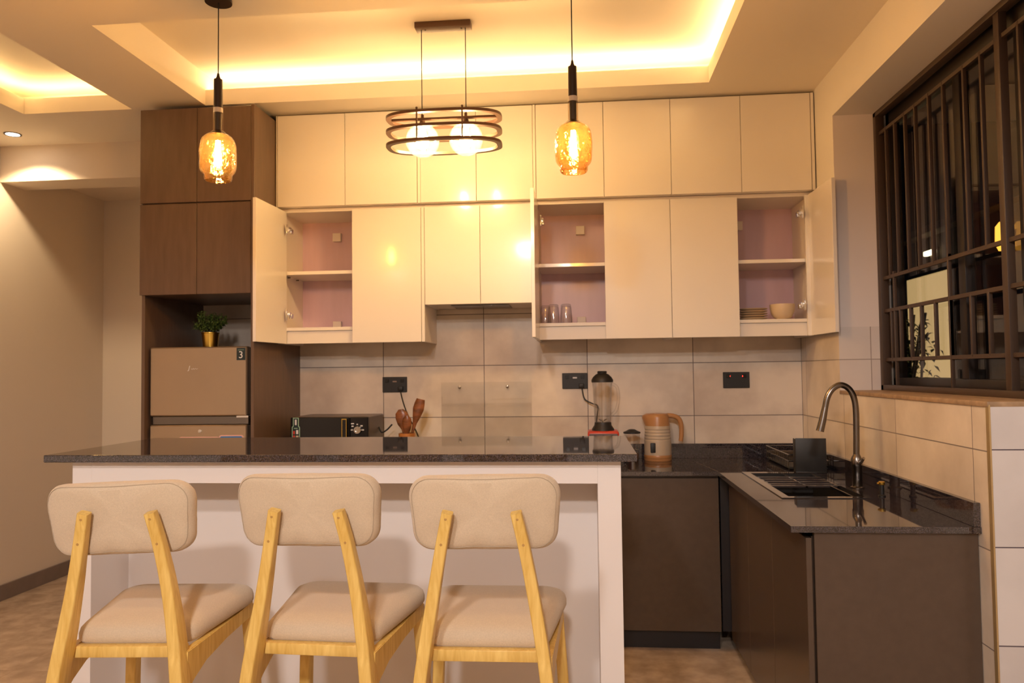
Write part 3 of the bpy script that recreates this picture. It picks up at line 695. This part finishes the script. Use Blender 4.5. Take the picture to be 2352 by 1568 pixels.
# ---------------------------------------------------------------- counter-top things
t = thing('microwave', 'black microwave with a stickered door beside the tall brown cupboard', 'microwave', (-1.36, 4.22, CZ))
mx0, mx1, my, mz = -1.60, -1.165, 4.085, 1.146
bpart(t, 'body', (mx0+.002, my+.02, CZ+.012), (mx1, 4.40, mz), mat('microwave shell', (.075, .05, .038), .35), .004)
for x in (mx0+.05, mx1-.05):
    for y in (my+.05, 4.36):
        b = BM(); lathe(b, [(.012, 0), (.012, .013)], (x, y, CZ), 12); part(t, 'foot', b, M_BLKP)
dr = bpart(t, 'door', (mx0, my, CZ+.014), (-1.268, my+.02, mz-.002), M_BLKG, .003)
cp = bpart(t, 'control_panel', (-1.266, my, CZ+.014), (mx1, my+.02, mz-.002), M_BLKG, .003)
hb = bpart(dr, 'handle', (-1.306, my-.020, CZ+.03), (-1.280, my, mz-.010), M_BLKG, .002)
bpart(dr, 'handle_trim', (-1.3065, my-.0215, CZ+.03), (-1.3035, my-.019, mz-.009), M_GOLD, 0, 'thin brass coloured edge')
bpart(dr, 'handle_trim', (-1.2825, my-.0215, CZ+.03), (-1.2795, my-.019, mz-.009), M_GOLD, 0, 'thin brass coloured edge')
bpart(dr, 'handle_trim', (-1.3035, my-.0215, mz-.014), (-1.2825, my-.019, mz-.009), M_GOLD, 0, 'thin brass coloured edge')
b = BM(); lathe(b, [(.022, 0), (.0225, .004), (.019, .016), (.012, .016), (.012, .010)], (-1.222, my-.0005, 1.075), 28, rot=Matrix.Rotation(PI/2, 3, 'X')); part(cp, 'knob', b, M_CHROME)
for dx, dz, w_ in ((-.030, .034, .016), (-.030, .020, .012), (-.004, .030, .008), (.020, .022, .012), (-.034, .0, .012), (.028, .0, .010)):
    bpart(cp, 'dial_mark', (-1.222+dx-w_/2, my-.0012, 1.075+dz-.003), (-1.222+dx+w_/2, my-.0002, 1.075+dz+.003), M_PALE, 0)
flat(dr, 'sticker', [(-1.592, .98), (-1.547, .98), (-1.547, 1.092), (-1.553, 1.098), (-1.553, 1.143), (-1.586, 1.143), (-1.586, 1.098), (-1.592, 1.092)], my-.0003, M_HOLO)
flat(dr, 'sticker_face', [(-1.588, .984), (-1.551, .984), (-1.551, 1.090), (-1.557, 1.096), (-1.557, 1.139), (-1.582, 1.139), (-1.582, 1.096), (-1.588, 1.090)], my-.0008, M_NAVY)
for x, z, w_, h_, m in ((-1.570, 1.118, .010, .030, M_PALE), (-1.580, 1.062, .010, .018, M_RED), (-1.562, 1.065, .012, .022, M_PALE), (-1.580, 1.040, .010, .014, M_RED), (-1.562, 1.038, .014, .016, M_CREAM), (-1.570, 1.085, .02, .004, M_HOLO)):
    bpart(dr, 'sticker_mark', (x-w_/2, my-.0018, z-h_/2), (x+w_/2, my-.0012, z+h_/2), m, 0)
b = BM(); tube(b, spline([(-1.165, 4.30, 1.075), (-1.145, 4.29, 1.045), (-1.115, 4.29, 1.06), (-1.085, 4.29, 1.09)], 5), .0045, 8); tube(b, spline([(-1.07, YB-.014, 1.295), (-1.065, YB-.03, 1.26), (-1.03, YB-.05, 1.16), (-.96, YB-.06, 1.02), (-.94, YB-.06, .91), (-1.0, YB-.06, .895), (-1.14, 4.425, .895), (-1.17, 4.40, .93)], 6), .0035, 8); box(b, (-1.085, YB-.032, 1.278), (-1.055, YB-.011, 1.302), .004)
part(t, 'power_cord', b, M_BLKP)

t = thing('utensil_holder', 'orange wooden pot holding carved spoons beside the microwave', 'utensil holder', (-.965, 4.14, CZ))
b = BM(); lathe(b, [(.038, 0), (.043, .01), (.045, .16), (.0455, .172), (.041, .172), (.040, .16), (.036, .012)], (-.965, 4.14, CZ), 32); part(t, 'pot', b, M_LWOOD)
def spoon(label, base, tip, w0, w1, flat_top, dx):
    b = BM(); base = Vector(base); tip = Vector(tip); d = (tip-base); L = d.length; d.normalize()
    s = Vector((d.z, 0, -d.x)).normalized(); n = d.cross(s)
    prof = [(0, .006), (.45, .007), (.62, .012), (.72, w0), (.84, w1), (.93, w1*.92), (1.0, w1*.75 if flat_top else w1*.35)]
    rings = []
    for k, (u, w_) in enumerate(prof):
        p = base+d*L*u; th = .006 if u < .6 else .0045; dish = 0 if u < .65 else .008
        ring = []
        for j in range(16):
            a = 2*PI*j/16; x = math.cos(a)*w_; y = math.sin(a)*th+dish*((x/w_)**2-.5)*(1 if w_ > .015 else 0)
            ring.append(b.verts.new(p+s*x+n*y))
        rings.append(ring)
    for a_, c_ in zip(rings, rings[1:]):
        for j in range(16): b.faces.new((a_[j], a_[(j+1) % 16], c_[(j+1) % 16], c_[j]))
    b.faces.new(rings[0][::-1]); b.faces.new(rings[-1])
    bmesh.ops.subdivide_edges(b, edges=[e for e in b.edges], cuts=1, use_grid_fill=True, smooth=.6)
    return solo('wooden_spoon', b, M_DWOOD, label, 'spoon', 'carved spoons in the wooden pot', origin=base)
spoon('dark carved spoon with a rounded head on the left of the wooden pot', (-.955, 4.135, .895), (-1.000, 4.145, 1.182), .030, .037, False, 0)
spoon('tall carved spatula with a flat top leaning right in the wooden pot', (-.978, 4.150, .895), (-.893, 4.165, 1.236), .022, .031, True, 0)
spoon('short carved spoon half hidden between the other two in the pot', (-.962, 4.115, .895), (-.958, 4.110, 1.150), .022, .026, False, 0)

t = thing('blender', 'tall clear jug blender on a red edged black base', 'blender', (.10, 4.14, CZ))
bc = (.100, 4.14)
b = BM(); box(b, (.018, 4.06, CZ+.004), (.182, 4.22, 1.062), .012, seg=3); part(t, 'base', b, M_RED)
bpart(t, 'front_panel', (.026, 4.052, CZ+.012), (.174, 4.061, 1.050), mat('grey panel', (.12, .10, .12), .3), .006)
for dx in (-.045, 0, .045):
    b = BM(); lathe(b, [(.013, 0), (.012, .008)], (bc[0]+dx, 4.052, 1.03), 16, rot=Matrix.Rotation(PI/2, 3, 'X')); part(t, 'knob', b, M_BLKP)
for s in (-1, 1):
    b = BM(); lathe(b, [(.012, 0), (.012, .005)], (bc[0]+s*.05, 4.14, CZ), 12); part(t, 'foot', b, M_BLKP)
b = BM(); lathe(b, [(.060, 1.062), (.058, 1.072), (.046, 1.090), (.044, 1.105)], (*bc, 0), 32); part(t, 'collar', b, M_BLKP)
b = BM(); lathe(b, [(.043, 1.095), (.045, 1.12), (.052, 1.30), (.055, 1.325)], (*bc, 0), 32, True, False); lathe(b, [(.039, 1.100), (.041, 1.12), (.048, 1.30), (.052, 1.325)], (*bc, 0), 32, True, False); part(t, 'jug', b, M_GLASSW, 'clear jug')
b = BM(); lathe(b, [(.018, 1.101), (.012, 1.106), (.004, 1.112), (.001, 1.122)], (*bc, 0), 16)
for k in range(4): tube(b, [(bc[0], bc[1], 1.108), (bc[0]+.024*math.cos(k*PI/2+.5), bc[1]+.024*math.sin(k*PI/2+.5), 1.122)], .0025, 6)
part(t, 'blade', b, M_CHROME)
b = BM(); lathe(b, [(.0575, 1.318), (.0580, 1.330), (.050, 1.345), (.034, 1.360), (.024, 1.364), (.026, 1.374), (.022, 1.378)], (*bc, 0), 32); part(t, 'lid', b, M_BLKP, 'black lid')
b = BM(); tube(b, spline([(.150, 4.14, 1.31), (.178, 4.14, 1.29), (.185, 4.14, 1.23), (.172, 4.14, 1.17), (.150, 4.14, 1.145)], 5), .009, 10); part(t, 'handle', b, M_GLASSW)
b = BM(); tube(b, spline([(-.012, YB-.014, 1.30), (-.008, YB-.03, 1.275), (.005, YB-.04, 1.22), (.045, YB-.05, 1.195), (.078, YB-.06, 1.18), (.075, YB-.08, 1.13), (.062, 4.30, 1.05), (.07, 4.225, .95)], 6), .004, 8); box(b, (-.027, YB-.032, 1.282), (.003, YB-.011, 1.308), .004); part(t, 'power_cord', b, M_BLKP)

t = thing('grinder_jar', 'small clear grinder jar with a black lid between blender and kettle', 'jar', (.262, 4.30, CZ))
b = BM(); lathe(b, [(.034, .0), (.036, .05), (.030, .058), (.040, .062), (.043, .155)], (.262, 4.30, CZ), 28, True, False); part(t, 'cup', b, M_GLASSW)
b = BM(); lathe(b, [(.031, .002), (.032, .042), (.022, .050), (.010, .055)], (.262, 4.30, CZ), 28); part(t, 'blade_base', b, M_STEEL)
b = BM(); lathe(b, [(.047, .152), (.047, .160), (.031, .166), (.017, .174), (.010, .175)], (.262, 4.30, CZ), 28); part(t, 'lid', b, M_BLKP)

t = thing('kettle', 'ribbed cream electric kettle with tan lid, handle and base', 'kettle', (.405, 4.335, CZ))
kx, ky = .405, 4.335
b = BM(); lathe(b, [(.074, 0), (.0755, .003), (.0755, .010), (.073, .012)], (kx, ky, CZ), 44); part(t, 'power_base', b, M_TAN)
b = BM(); lathe(b, [(.0735, .012), (.0755, .015), (.0755, .030), (.074, .033)], (kx, ky, CZ), 44); part(t, 'bottom_band', b, M_TAN)
pr = [(.0745, .033), (.0740, .110)]
for k in range(4): z = .114+.017*k; pr += [(.0735-.0012*k, z), (.0710-.0012*k, z+.004), (.0735-.0012*k, z+.008), (.0730-.0012*k, z+.013)]
pr += [(.0680, .192)]
b = BM(); lathe(b, pr, (kx, ky, CZ), 44); part(t, 'body', b, M_CREAM)
b = BM(); lathe(b, [(.0680, .192), (.0645, .236), (.062, .250), (.054, .258), (.022, .261)], (kx, ky, CZ), 44)
for v in b.verts:
    dx = v.co.x-kx
    if dx < -.038 and v.co.z > CZ+.205: v.co.x += (dx+.038)*min(1., (v.co.z-CZ-.205)/.03)*.75
part(t, 'lid', b, M_TAN, 'tan spouted lid')
b = BM(); sweep_pts = spline([(kx+.052, ky, CZ+.246), (kx+.090, ky, CZ+.243), (kx+.118, ky, CZ+.228), (kx+.131, ky, CZ+.19), (kx+.131, ky, CZ+.14), (kx+.126, ky, CZ+.105)], 6)
tube(b, sweep_pts, [.014]*6+[.0135]*12+[.013]*8+[.012]*5, 12); part(t, 'handle', b, M_TAN)
b = BM(); box(b, (kx-.046, ky-.0745, CZ+.048), (kx-.018, ky-.062, CZ+.102), .004); part(t, 'water_gauge', b, M_BLKP)

# ---------------------------------------------------------------- breakfast bar
t = thing('breakfast_bar', 'white panelled breakfast bar with a long dark granite top', 'kitchen island', (-.74, 2.5, 0))
IY = 2.30
bpart(t, 'side_panel', (-1.612, IY, 0), (-1.547, 2.84, 1.1135), M_ISL, .001)
bpart(t, 'side_panel', (.037, IY, 0), (.106, 2.84, 1.1135), M_ISL, .001)
bpart(t, 'apron', (-1.547, IY, 1.046), (.037, IY+.018, 1.1135), M_ISL, .0005)
bpart(t, 'back_panel', (-1.547, 2.50, 0), (.037, 2.52, 1.1135), M_ISL, .0005)
bpart(t, 'rear_panel', (-1.547, 2.82, 0), (.037, 2.84, 1.1135), M_ISL, .0005)
bt = BM(); box(bt, (-1.682, 2.262, 1.1145), (.152, 2.888, 1.1375), .0025)
part(t, 'bar_top', bt, M_GRAN, 'polished dark granite top', smooth=False)

# ---------------------------------------------------------------- stools
def make_stool():
    t = thing('bar_stool', 'x', 'bar stool', (0, 0, 0), 'upholstered stools at the breakfast bar', local=True)
    # seat
    out = rounded_poly([(-.146, -.208), (.146, -.208), (.199, .150), (-.199, .150)], [.045, .045, .055, .055], 8)
    def sf(x, y, h):
        k = (y+.208)/.358
        return Vector((x, y, .716+h*.82+.012*k - .006*math.exp(-((x/.1)**2+((y-.02)/.1)**2))))
    prof = [(-.3, 0), (.02, 0), (.006, .003), (0, .012), (-.0001, .012)][:4]+[(0, .028), (.004, .042), (.014, .053), (.032, .061), (.06, .066), (-.5, .069), (-.25, .071), (-.05, .071)]
    b = BM(); pad(b, out, prof, sf); s = part(t, 'seat', b, M_FAB)
    # backrest cushion
    out = rounded_poly([(-.172, -.096), (.172, -.096), (.187, .084), (-.187, .084)], [.048, .048, .048, .048], 8); out = dense(out, 150)
    def bf(x, y, h):
        yy = -.236 - .18*y*.9 + h + .75*x*x
        bulge = .0035*noise.noise(Vector((x*22, y*22, h*30)))
        e = max(0, abs(x)-.135)/.05+max(0, abs(y)-.065)/.03
        bulge += .0016*min(1, e)*noise.noise(Vector((x*130, y*130, h*8)))
        return Vector((x, yy+bulge, 1.050+y+.012*x+.004*math.cos(x*9)))
    prof = [(-.05, -.022), (-.5, -.0225), (-.8, -.022), (.016, -.020), (.008, -.017), (.003, -.011), (0, -.003), (0, .012), (.004, .022), (.012, .030), (.026, .036), (-.5, .041), (-.05, .042)]
    b = BM(); pad(b, out, prof, bf); bk = part(t, 'backrest', b, M_FAB)
    # seam line around the cushion
    cx = sum(p[0] for p in out)/len(out); cy = sum(p[1] for p in out)/len(out); sp = []
    for x, y in out:
        dx, dy = x-cx, y-cy; L = math.hypot(dx, dy); k = (L-.0095)/L; sp.append(bf(cx+dx*k, cy+dy*k, -.0183))
    b = BM(); tube(b, sp, .0009, 5, closed=True); part(bk, 'seam', b, M_SEAM)
    # rear posts (floor to back)
    for s_ in (-1, 1):
        P = [(.182, -.385, 0), (.170, -.325, .30), (.157, -.285, .55), (.147, -.268, .66), (.132, -.256, .77), (.114, -.256, .88), (.096, -.266, .98), (.080, -.280, 1.055)]
        pts = spline([(s_*x, y, z) for x, y, z in P], 5); n = len(pts)
        w_ = [.032-.006*(i/(n-1))**1.5 for i in range(n)]; d_ = []
        for p in pts: d_.append(.030+.022*math.exp(-((p.z-.70)/.16)**2)-.006*max(0, p.z-.9)/.17)
        b = BM(); sweep_rect(b, pts, w_, d_, .0045); po = part(t, 'leg', b, M_WOOD)
        for z in (1.035, .985):
            j = min(range(n), key=lambda i: abs(pts[i].z-z)); p = pts[j]
            b = BM(); tube(b, [p+Vector((0, -d_[j]/2-.0006, 0)), p+Vector((0, -d_[j]/2+.003, 0))], .0032, 12); part(po, 'wood_plug', b, M_PLUG)
        # front legs
        P = [(.184, .185, 0), (.182, .150, .40), (.168, .130, .66), (.164, .126, .712)]
        b = BM(); sweep_rect(b, spline([(s_*x, y, z) for x, y, z in P], 4), [.026]*4+[.030]*9, [.028]*4+[.036]*9, .004); part(t, 'leg', b, M_WOOD)
        # side rails with a curved bracket at the rear post
        b = BM(); P = []
        top = [(-.250, .716), (-.05, .717), (.06, .722), (.125, .728)]; bot = [(-.262, .612), (-.215, .640), (-.155, .664), (-.04, .678), (.06, .684), (.125, .686)]
        prof2 = top+bot[::-1]
        def rf(y, z, h, s_=s_):
            x = .140+(y+.22)*.06; return Vector((s_*(x+h), y, z))
        outline_plate(b, prof2, rf, .020); bmesh.ops.bevel(b, geom=list(b.edges), offset=.002, segments=2, affect='EDGES'); part(t, 'seat_rail', b, M_WOOD)
        # low side stretcher with swept up ends
        b = BM(); pr2 = [(-.305, .400), (-.10, .405), (.05, .405), (.115, .43), (.13, .47), (.150, .47), (.155, .36), (-.315, .36)]
        def rf2(y, z, h, s_=s_): return Vector((s_*(.160+(y+.29)*.03+h), y, z))
        outline_plate(b, pr2, rf2, .020); part(t, 'stretcher', b, M_WOOD)
    b = BM(); sweep_rect(b, [(-.15, -.188, .678), (.15, -.188, .678)], .02, .034, .003) if False else box(b, (-.142, -.232, .695), (.142, -.206, .7225), .003); part(t, 'seat_rail', b, M_WOOD)
    b = BM(); box(b, (-.158, .118, .664), (.158, .138, .712), .003); part(t, 'seat_rail', b, M_WOOD)
    b = BM(); box(b, (-.184, .132, .300), (.184, .156, .335), .004); part(t, 'foot_rest', b, M_WOOD)
    return t
s0 = make_stool()
spots = [(-1.135, 2.035, 4.0, 'left upholstered stool, nearest the hallway side'), (-.652, 2.075, -2.5, 'middle upholstered stool between its two neighbours'), (-.245, 2.06, 1.0, 'right upholstered stool, nearest the sink side')]
stools = [s0, copy_tree(s0), copy_tree(s0)]
for i, (x, y, a, lab) in enumerate(spots):
    o = stools[i]
    o.location = (x, y, 0); o.rotation_euler = (0, 0, math.radians(a)); o['label'] = 'beige linen bar stool with pale wooden legs, '+lab
    for ch in o.children:
        if ch.name.startswith('backrest') and i == 1: ch.location.x = -.020
        if i == 0:
            if ch.name.startswith('backrest'): ch.location.z = -.014; ch.rotation_euler.y = math.radians(-1.2)

# ---------------------------------------------------------------- pendants
def pendant(x, y, zb_, dz, label):
    t = thing('pendant_lamp', label, 'pendant lamp', (x, y, ZC), 'amber glass pendants over the bar')
    # zb_ = bottom of the glass
    H = .178; zt = zb_+H
    b = BM(); lathe(b, [(.001, 0), (.048, -.002), (.050, -.010), (.050, -.022), (.001, -.022)], (x, y, ZC), 32, False, False); part(t, 'canopy', b, M_BLKM)
    ztop = zt+.213
    b = BM(); tube(b, [(x, y, ZC-.02), (x, y, ztop+.02)], .0022, 8); part(t, 'cord', b, M_BLKP)
    b = BM(); lathe(b, [(.004, ztop+.022), (.006, ztop+.010), (.010, ztop), (.016, ztop-.002), (.0165, zt+.100)], (x, y, 0), 24); part(t, 'tube', b, M_BLKM)
    b = BM(); lathe(b, [(.0178, zt+.082), (.0178, zt+.100)], (x, y, 0), 24); part(t, 'ring', b, mat('clear acrylic ring', (.62, .52, .40), .2), 'pale ring')
    b = BM(); lathe(b, [(.013, zt+.082), (.013, zt+.012), (.028, zt+.001), (.028, zt-.003)], (x, y, 0), 24); part(t, 'socket', b, M_BLKM)
    b = BM(); lathe(b, [(.0180, zt+.082), (.0180, zt+.014), (.034, zt)], (x, y, 0), 24, False, False); part(t, 'sleeve', b, M_TUBEG)
    prof = [(.030, 0), (.044, -.006), (.058, -.020), (.065, -.042), (.0675, -.075), (.0672, -.120), (.064, -.140), (.056, -.152), (.0515, -.157), (.0510, -.170), (.048, -.178), (.044, -.178), (.0475, -.160), (.054, -.149), (.061, -.136), (.0640, -.115), (.0645, -.075), (.062, -.044), (.055, -.024), (.042, -.010), (.030, -.004)]
    b = BM(); n = 48; rings = []
    pp = spline([(r, 0, z) for r, z in prof], 3)
    for q in pp:
        ring = []
        for i in range(n):
            a = 2*PI*i/n; w_ = 1+.035*noise.noise(Vector((math.cos(a)*2.2, math.sin(a)*2.2, q.z*30+x)))
            ring.append(b.verts.new((x+q.x*w_*math.cos(a), y+q.x*w_*math.sin(a), zt+q.z)))
        rings.append(ring)
    for a_, c_ in zip(rings, rings[1:]):
        for j in range(n): b.faces.new((a_[j], a_[(j+1) % n], c_[(j+1) % n], c_[j]))
    part(t, 'glass_shade', b, M_AMBER, 'rippled amber glass')
    b = BM(); lathe(b, [(.012, -.004), (.013, -.03), (.028, -.055), (.034, -.085), (.030, -.115), (.018, -.135), (.002, -.142)], (x, y, zt), 28, False, False); bl = part(t, 'bulb', b, thin_glass('bulb glass', (1, .93, .75), (1, .75, .35), .5))
    b = BM()
    for k in range(4):
        a = k*PI/2+.4; tube(b, [(x+.006*math.cos(a), y+.006*math.sin(a), zt-.025), (x+.012*math.cos(a), y+.012*math.sin(a), zt-.118)], .0032, 8)
    part(bl, 'filament', b, E_BULB)
    return t
pendant(-1.372, 2.778, 2.120, 0, 'amber glass pendant hanging before the brown cupboard')
pendant(-.0225, 2.778, 2.103, 0, 'amber glass pendant hanging before the white cabinets')

# ---------------------------------------------------------------- oval ring chandelier
CX, CY = -.622, 3.46
t = thing('ring_pendant', 'brown metal pendant of three oval rings around two glowing globes', 'pendant lamp', (CX, CY, ZU))
b = BM(); box(b, (CX-.130, CY-.030, ZU-.028), (CX+.130, CY+.030, ZU-.0005), .002); part(t, 'ceiling_plate', b, M_BRONZE)
for dx in (-.085, .085):
    b = BM(); lathe(b, [(.004, 0), (.004, .003)], (CX+dx, CY-.0, ZU-.0305), 10); part(t, 'screw', b, M_BLKM)
def stadium(hl, hd, n=14):
    pts = []; r = hd
    # flattened ends: superellipse
    for k in range(72):
        a = 2*PI*k/72; c, s_ = math.cos(a), math.sin(a)
        pts.append((hl*abs(c)**(.78)*(1 if c >= 0 else -1), hd*abs(s_)**(.70)*(1 if s_ >= 0 else -1)))
    return pts
def ring(z):
    b = BM(); o_, i_ = stadium(.268, .128), stadium(.246, .106); V = []
    for (x, y), (u, v) in zip(o_, i_):
        V.append([b.verts.new((CX+x, CY+y, z+.0065)), b.verts.new((CX+u, CY+v, z+.0065)), b.verts.new((CX+u, CY+v, z-.0065)), b.verts.new((CX+x, CY+y, z-.0065))])
    n = len(V)
    for k in range(n):
        for j in range(4): b.faces.new((V[k][j], V[(k+1) % n][j], V[(k+1) % n][(j+1) % 4], V[k][(j+1) % 4]))
    bmesh.ops.remove_doubles(b, verts=b.verts, dist=.0001)
    part(t, 'ring', b, M_BRONZE)
zr = (2.552, 2.488, 2.424)
for z in zr: ring(z)
b = BM(); box(b, (CX-.250, CY-.008, zr[0]-.005), (CX+.250, CY+.008, zr[0]+.006), .001); part(t, 'crossbar', b, M_BRONZE)
for dx in (-.103, .103):
    for sy in (-1, 1):
        b = BM(); tube(b, [(CX+dx*1.0, CY+sy*.119, zr[2]-.004), (CX+dx, CY+sy*.119, zr[0]+.014)], .0038, 10); lathe(b, [(.006, 0), (.004, .006)], (CX+dx, CY+sy*.119, zr[0]+.012), 10); part(t, 'rod', b, M_BRONZE)
    b = BM(); tube(b, [(CX+dx, CY, zr[0]), (CX+dx, CY, ZU-.028)], .0022, 8); part(t, 'cord', b, M_BLKP)
    gx_, gz = CX+dx*.985, 2.452
    b = BM(); lathe(b, [(.007, zr[0]+.022), (.007, zr[0]-.005), (.012, zr[0]-.008), (.014, zr[0]-.018), (.034, gz+.068), (.034, gz+.064)], (CX+dx*.985, CY, 0), 24); part(t, 'socket', b, M_BRONZE)
    b = BM(); prof = [(.0775*math.sin(a), .0775*math.cos(a)) for a in [math.radians(24+q*(150/22)) for q in range(23)]]
    lathe(b, prof, (gx_, CY, gz), 40, False, False); g_ = part(t, 'globe', b, M_GLOBE, 'clear glass globe')
    b = BM(); prof = [(.012, .050), (.013, .035), (.026, .012), (.030, -.008), (.026, -.026), (.014, -.037), (.001, -.040)]; lathe(b, prof, (gx_, CY, gz), 28, True, False); part(g_, 'bulb', b, E_GBULB, 'glowing bulb')

# ---------------------------------------------------------------- ceiling downlights
def downlight(x, y, r, label, power, col, size=None, spot=True, cone=174, blend=.25):
    t = thing('downlight', label, 'ceiling light', (x, y, ZC), 'round recessed ceiling lights')
    b = BM(); lathe(b, [(r, -.004), (r+.010, -.005), (r+.012, -.001), (r+.012, 0)], (x, y, ZC), 32, False, False); part(t, 'trim_ring', b, M_STEEL)
    b = BM(); lathe(b, [(.001, -.003), (r, -.003)], (x, y, ZC), 32, False, False); part(t, 'lens', b, E_DOWN)
    L = bpy.data.lights.new('downlight_light', 'SPOT' if spot else 'AREA'); L.energy = power; L.color = col
    if spot: L.spot_size = math.radians(cone); L.spot_blend = blend; L.shadow_soft_size = size or r
    else: L.shape = 'DISK'; L.size = size or r*2
    o = bpy.data.objects.new('lamp_light', L); COL.objects.link(o); o.parent = t; o.location = (0, 0, -.02)
    return t
WARM = (1, .80, .60); NEUT = (1, .86, .74)
downlight(-3.36, 4.225, .036, 'small round ceiling light at the left beyond the little tray', 22, (1, .74, .42), cone=128, blend=.25)
downlight(-.62, -.50, .10, 'round ceiling light behind the camera, nearest the bar', 95, (1, .92, .88))
downlight(-.12, -1.75, .12, 'large round ceiling light further behind the camera', 215, (1, .89, .81))
downlight(-2.6, -2.4, .07, 'added fill light, unseen behind the camera at the left', 14, (1, .80, .62))  # extra lamp out of view, added to set the left wall's brightness

def area(name, loc, sx, sy, e, col, rot):
    L = bpy.data.lights.new(name, 'AREA'); L.shape = 'RECTANGLE'; L.size = sx; L.size_y = sy; L.energy = e; L.color = col
    o = bpy.data.objects.new(name, L); COL.objects.link(o); o.location = loc; o.rotation_euler = rot; return o

w = bpy.data.worlds.new('night'); S.world = w; w.use_nodes = True
w.node_tree.nodes['Background'].inputs[0].default_value = (.02, .022, .035, 1); w.node_tree.nodes['Background'].inputs[1].default_value = .25

# ---------------------------------------------------------------- camera
cam = bpy.data.cameras.new('camera'); co = bpy.data.objects.new('camera', cam); COL.objects.link(co); S.camera = co
f, yaw, pitch, roll = 1762.85, .0920538, .039381, -.012245
cam.sensor_width = 36; cam.lens = 36*f/2352; cam.clip_start = .02
fw = Vector((-math.sin(yaw)*math.cos(pitch), math.cos(yaw)*math.cos(pitch), math.sin(pitch))); rt = Vector((math.cos(yaw), math.sin(yaw), 0)); up = rt.cross(fw)
r2 = rt*math.cos(roll)+up*math.sin(roll); u2 = -rt*math.sin(roll)+up*math.cos(roll)
m = Matrix((r2, u2, -fw)).transposed().to_4x4(); m.translation = Vector((0, 0, CH)); co.matrix_world = m
cam.dof.use_dof = True; cam.dof.focus_distance = 1.85; cam.dof.aperture_fstop = 8.5

S.view_settings.view_transform = 'Standard'; S.view_settings.look = 'None'; S.view_settings.gamma = 1; S.view_settings.use_curve_mapping = False
S.view_settings.exposure = .88
S.cycles.use_denoising = True; S.cycles.max_bounces = 10; S.cycles.diffuse_bounces = 5; S.cycles.glossy_bounces = 5; S.cycles.transparent_max_bounces = 24
S.cycles.sample_clamp_indirect = 8; S.cycles.caustics_reflective = False; S.cycles.caustics_refractive = False
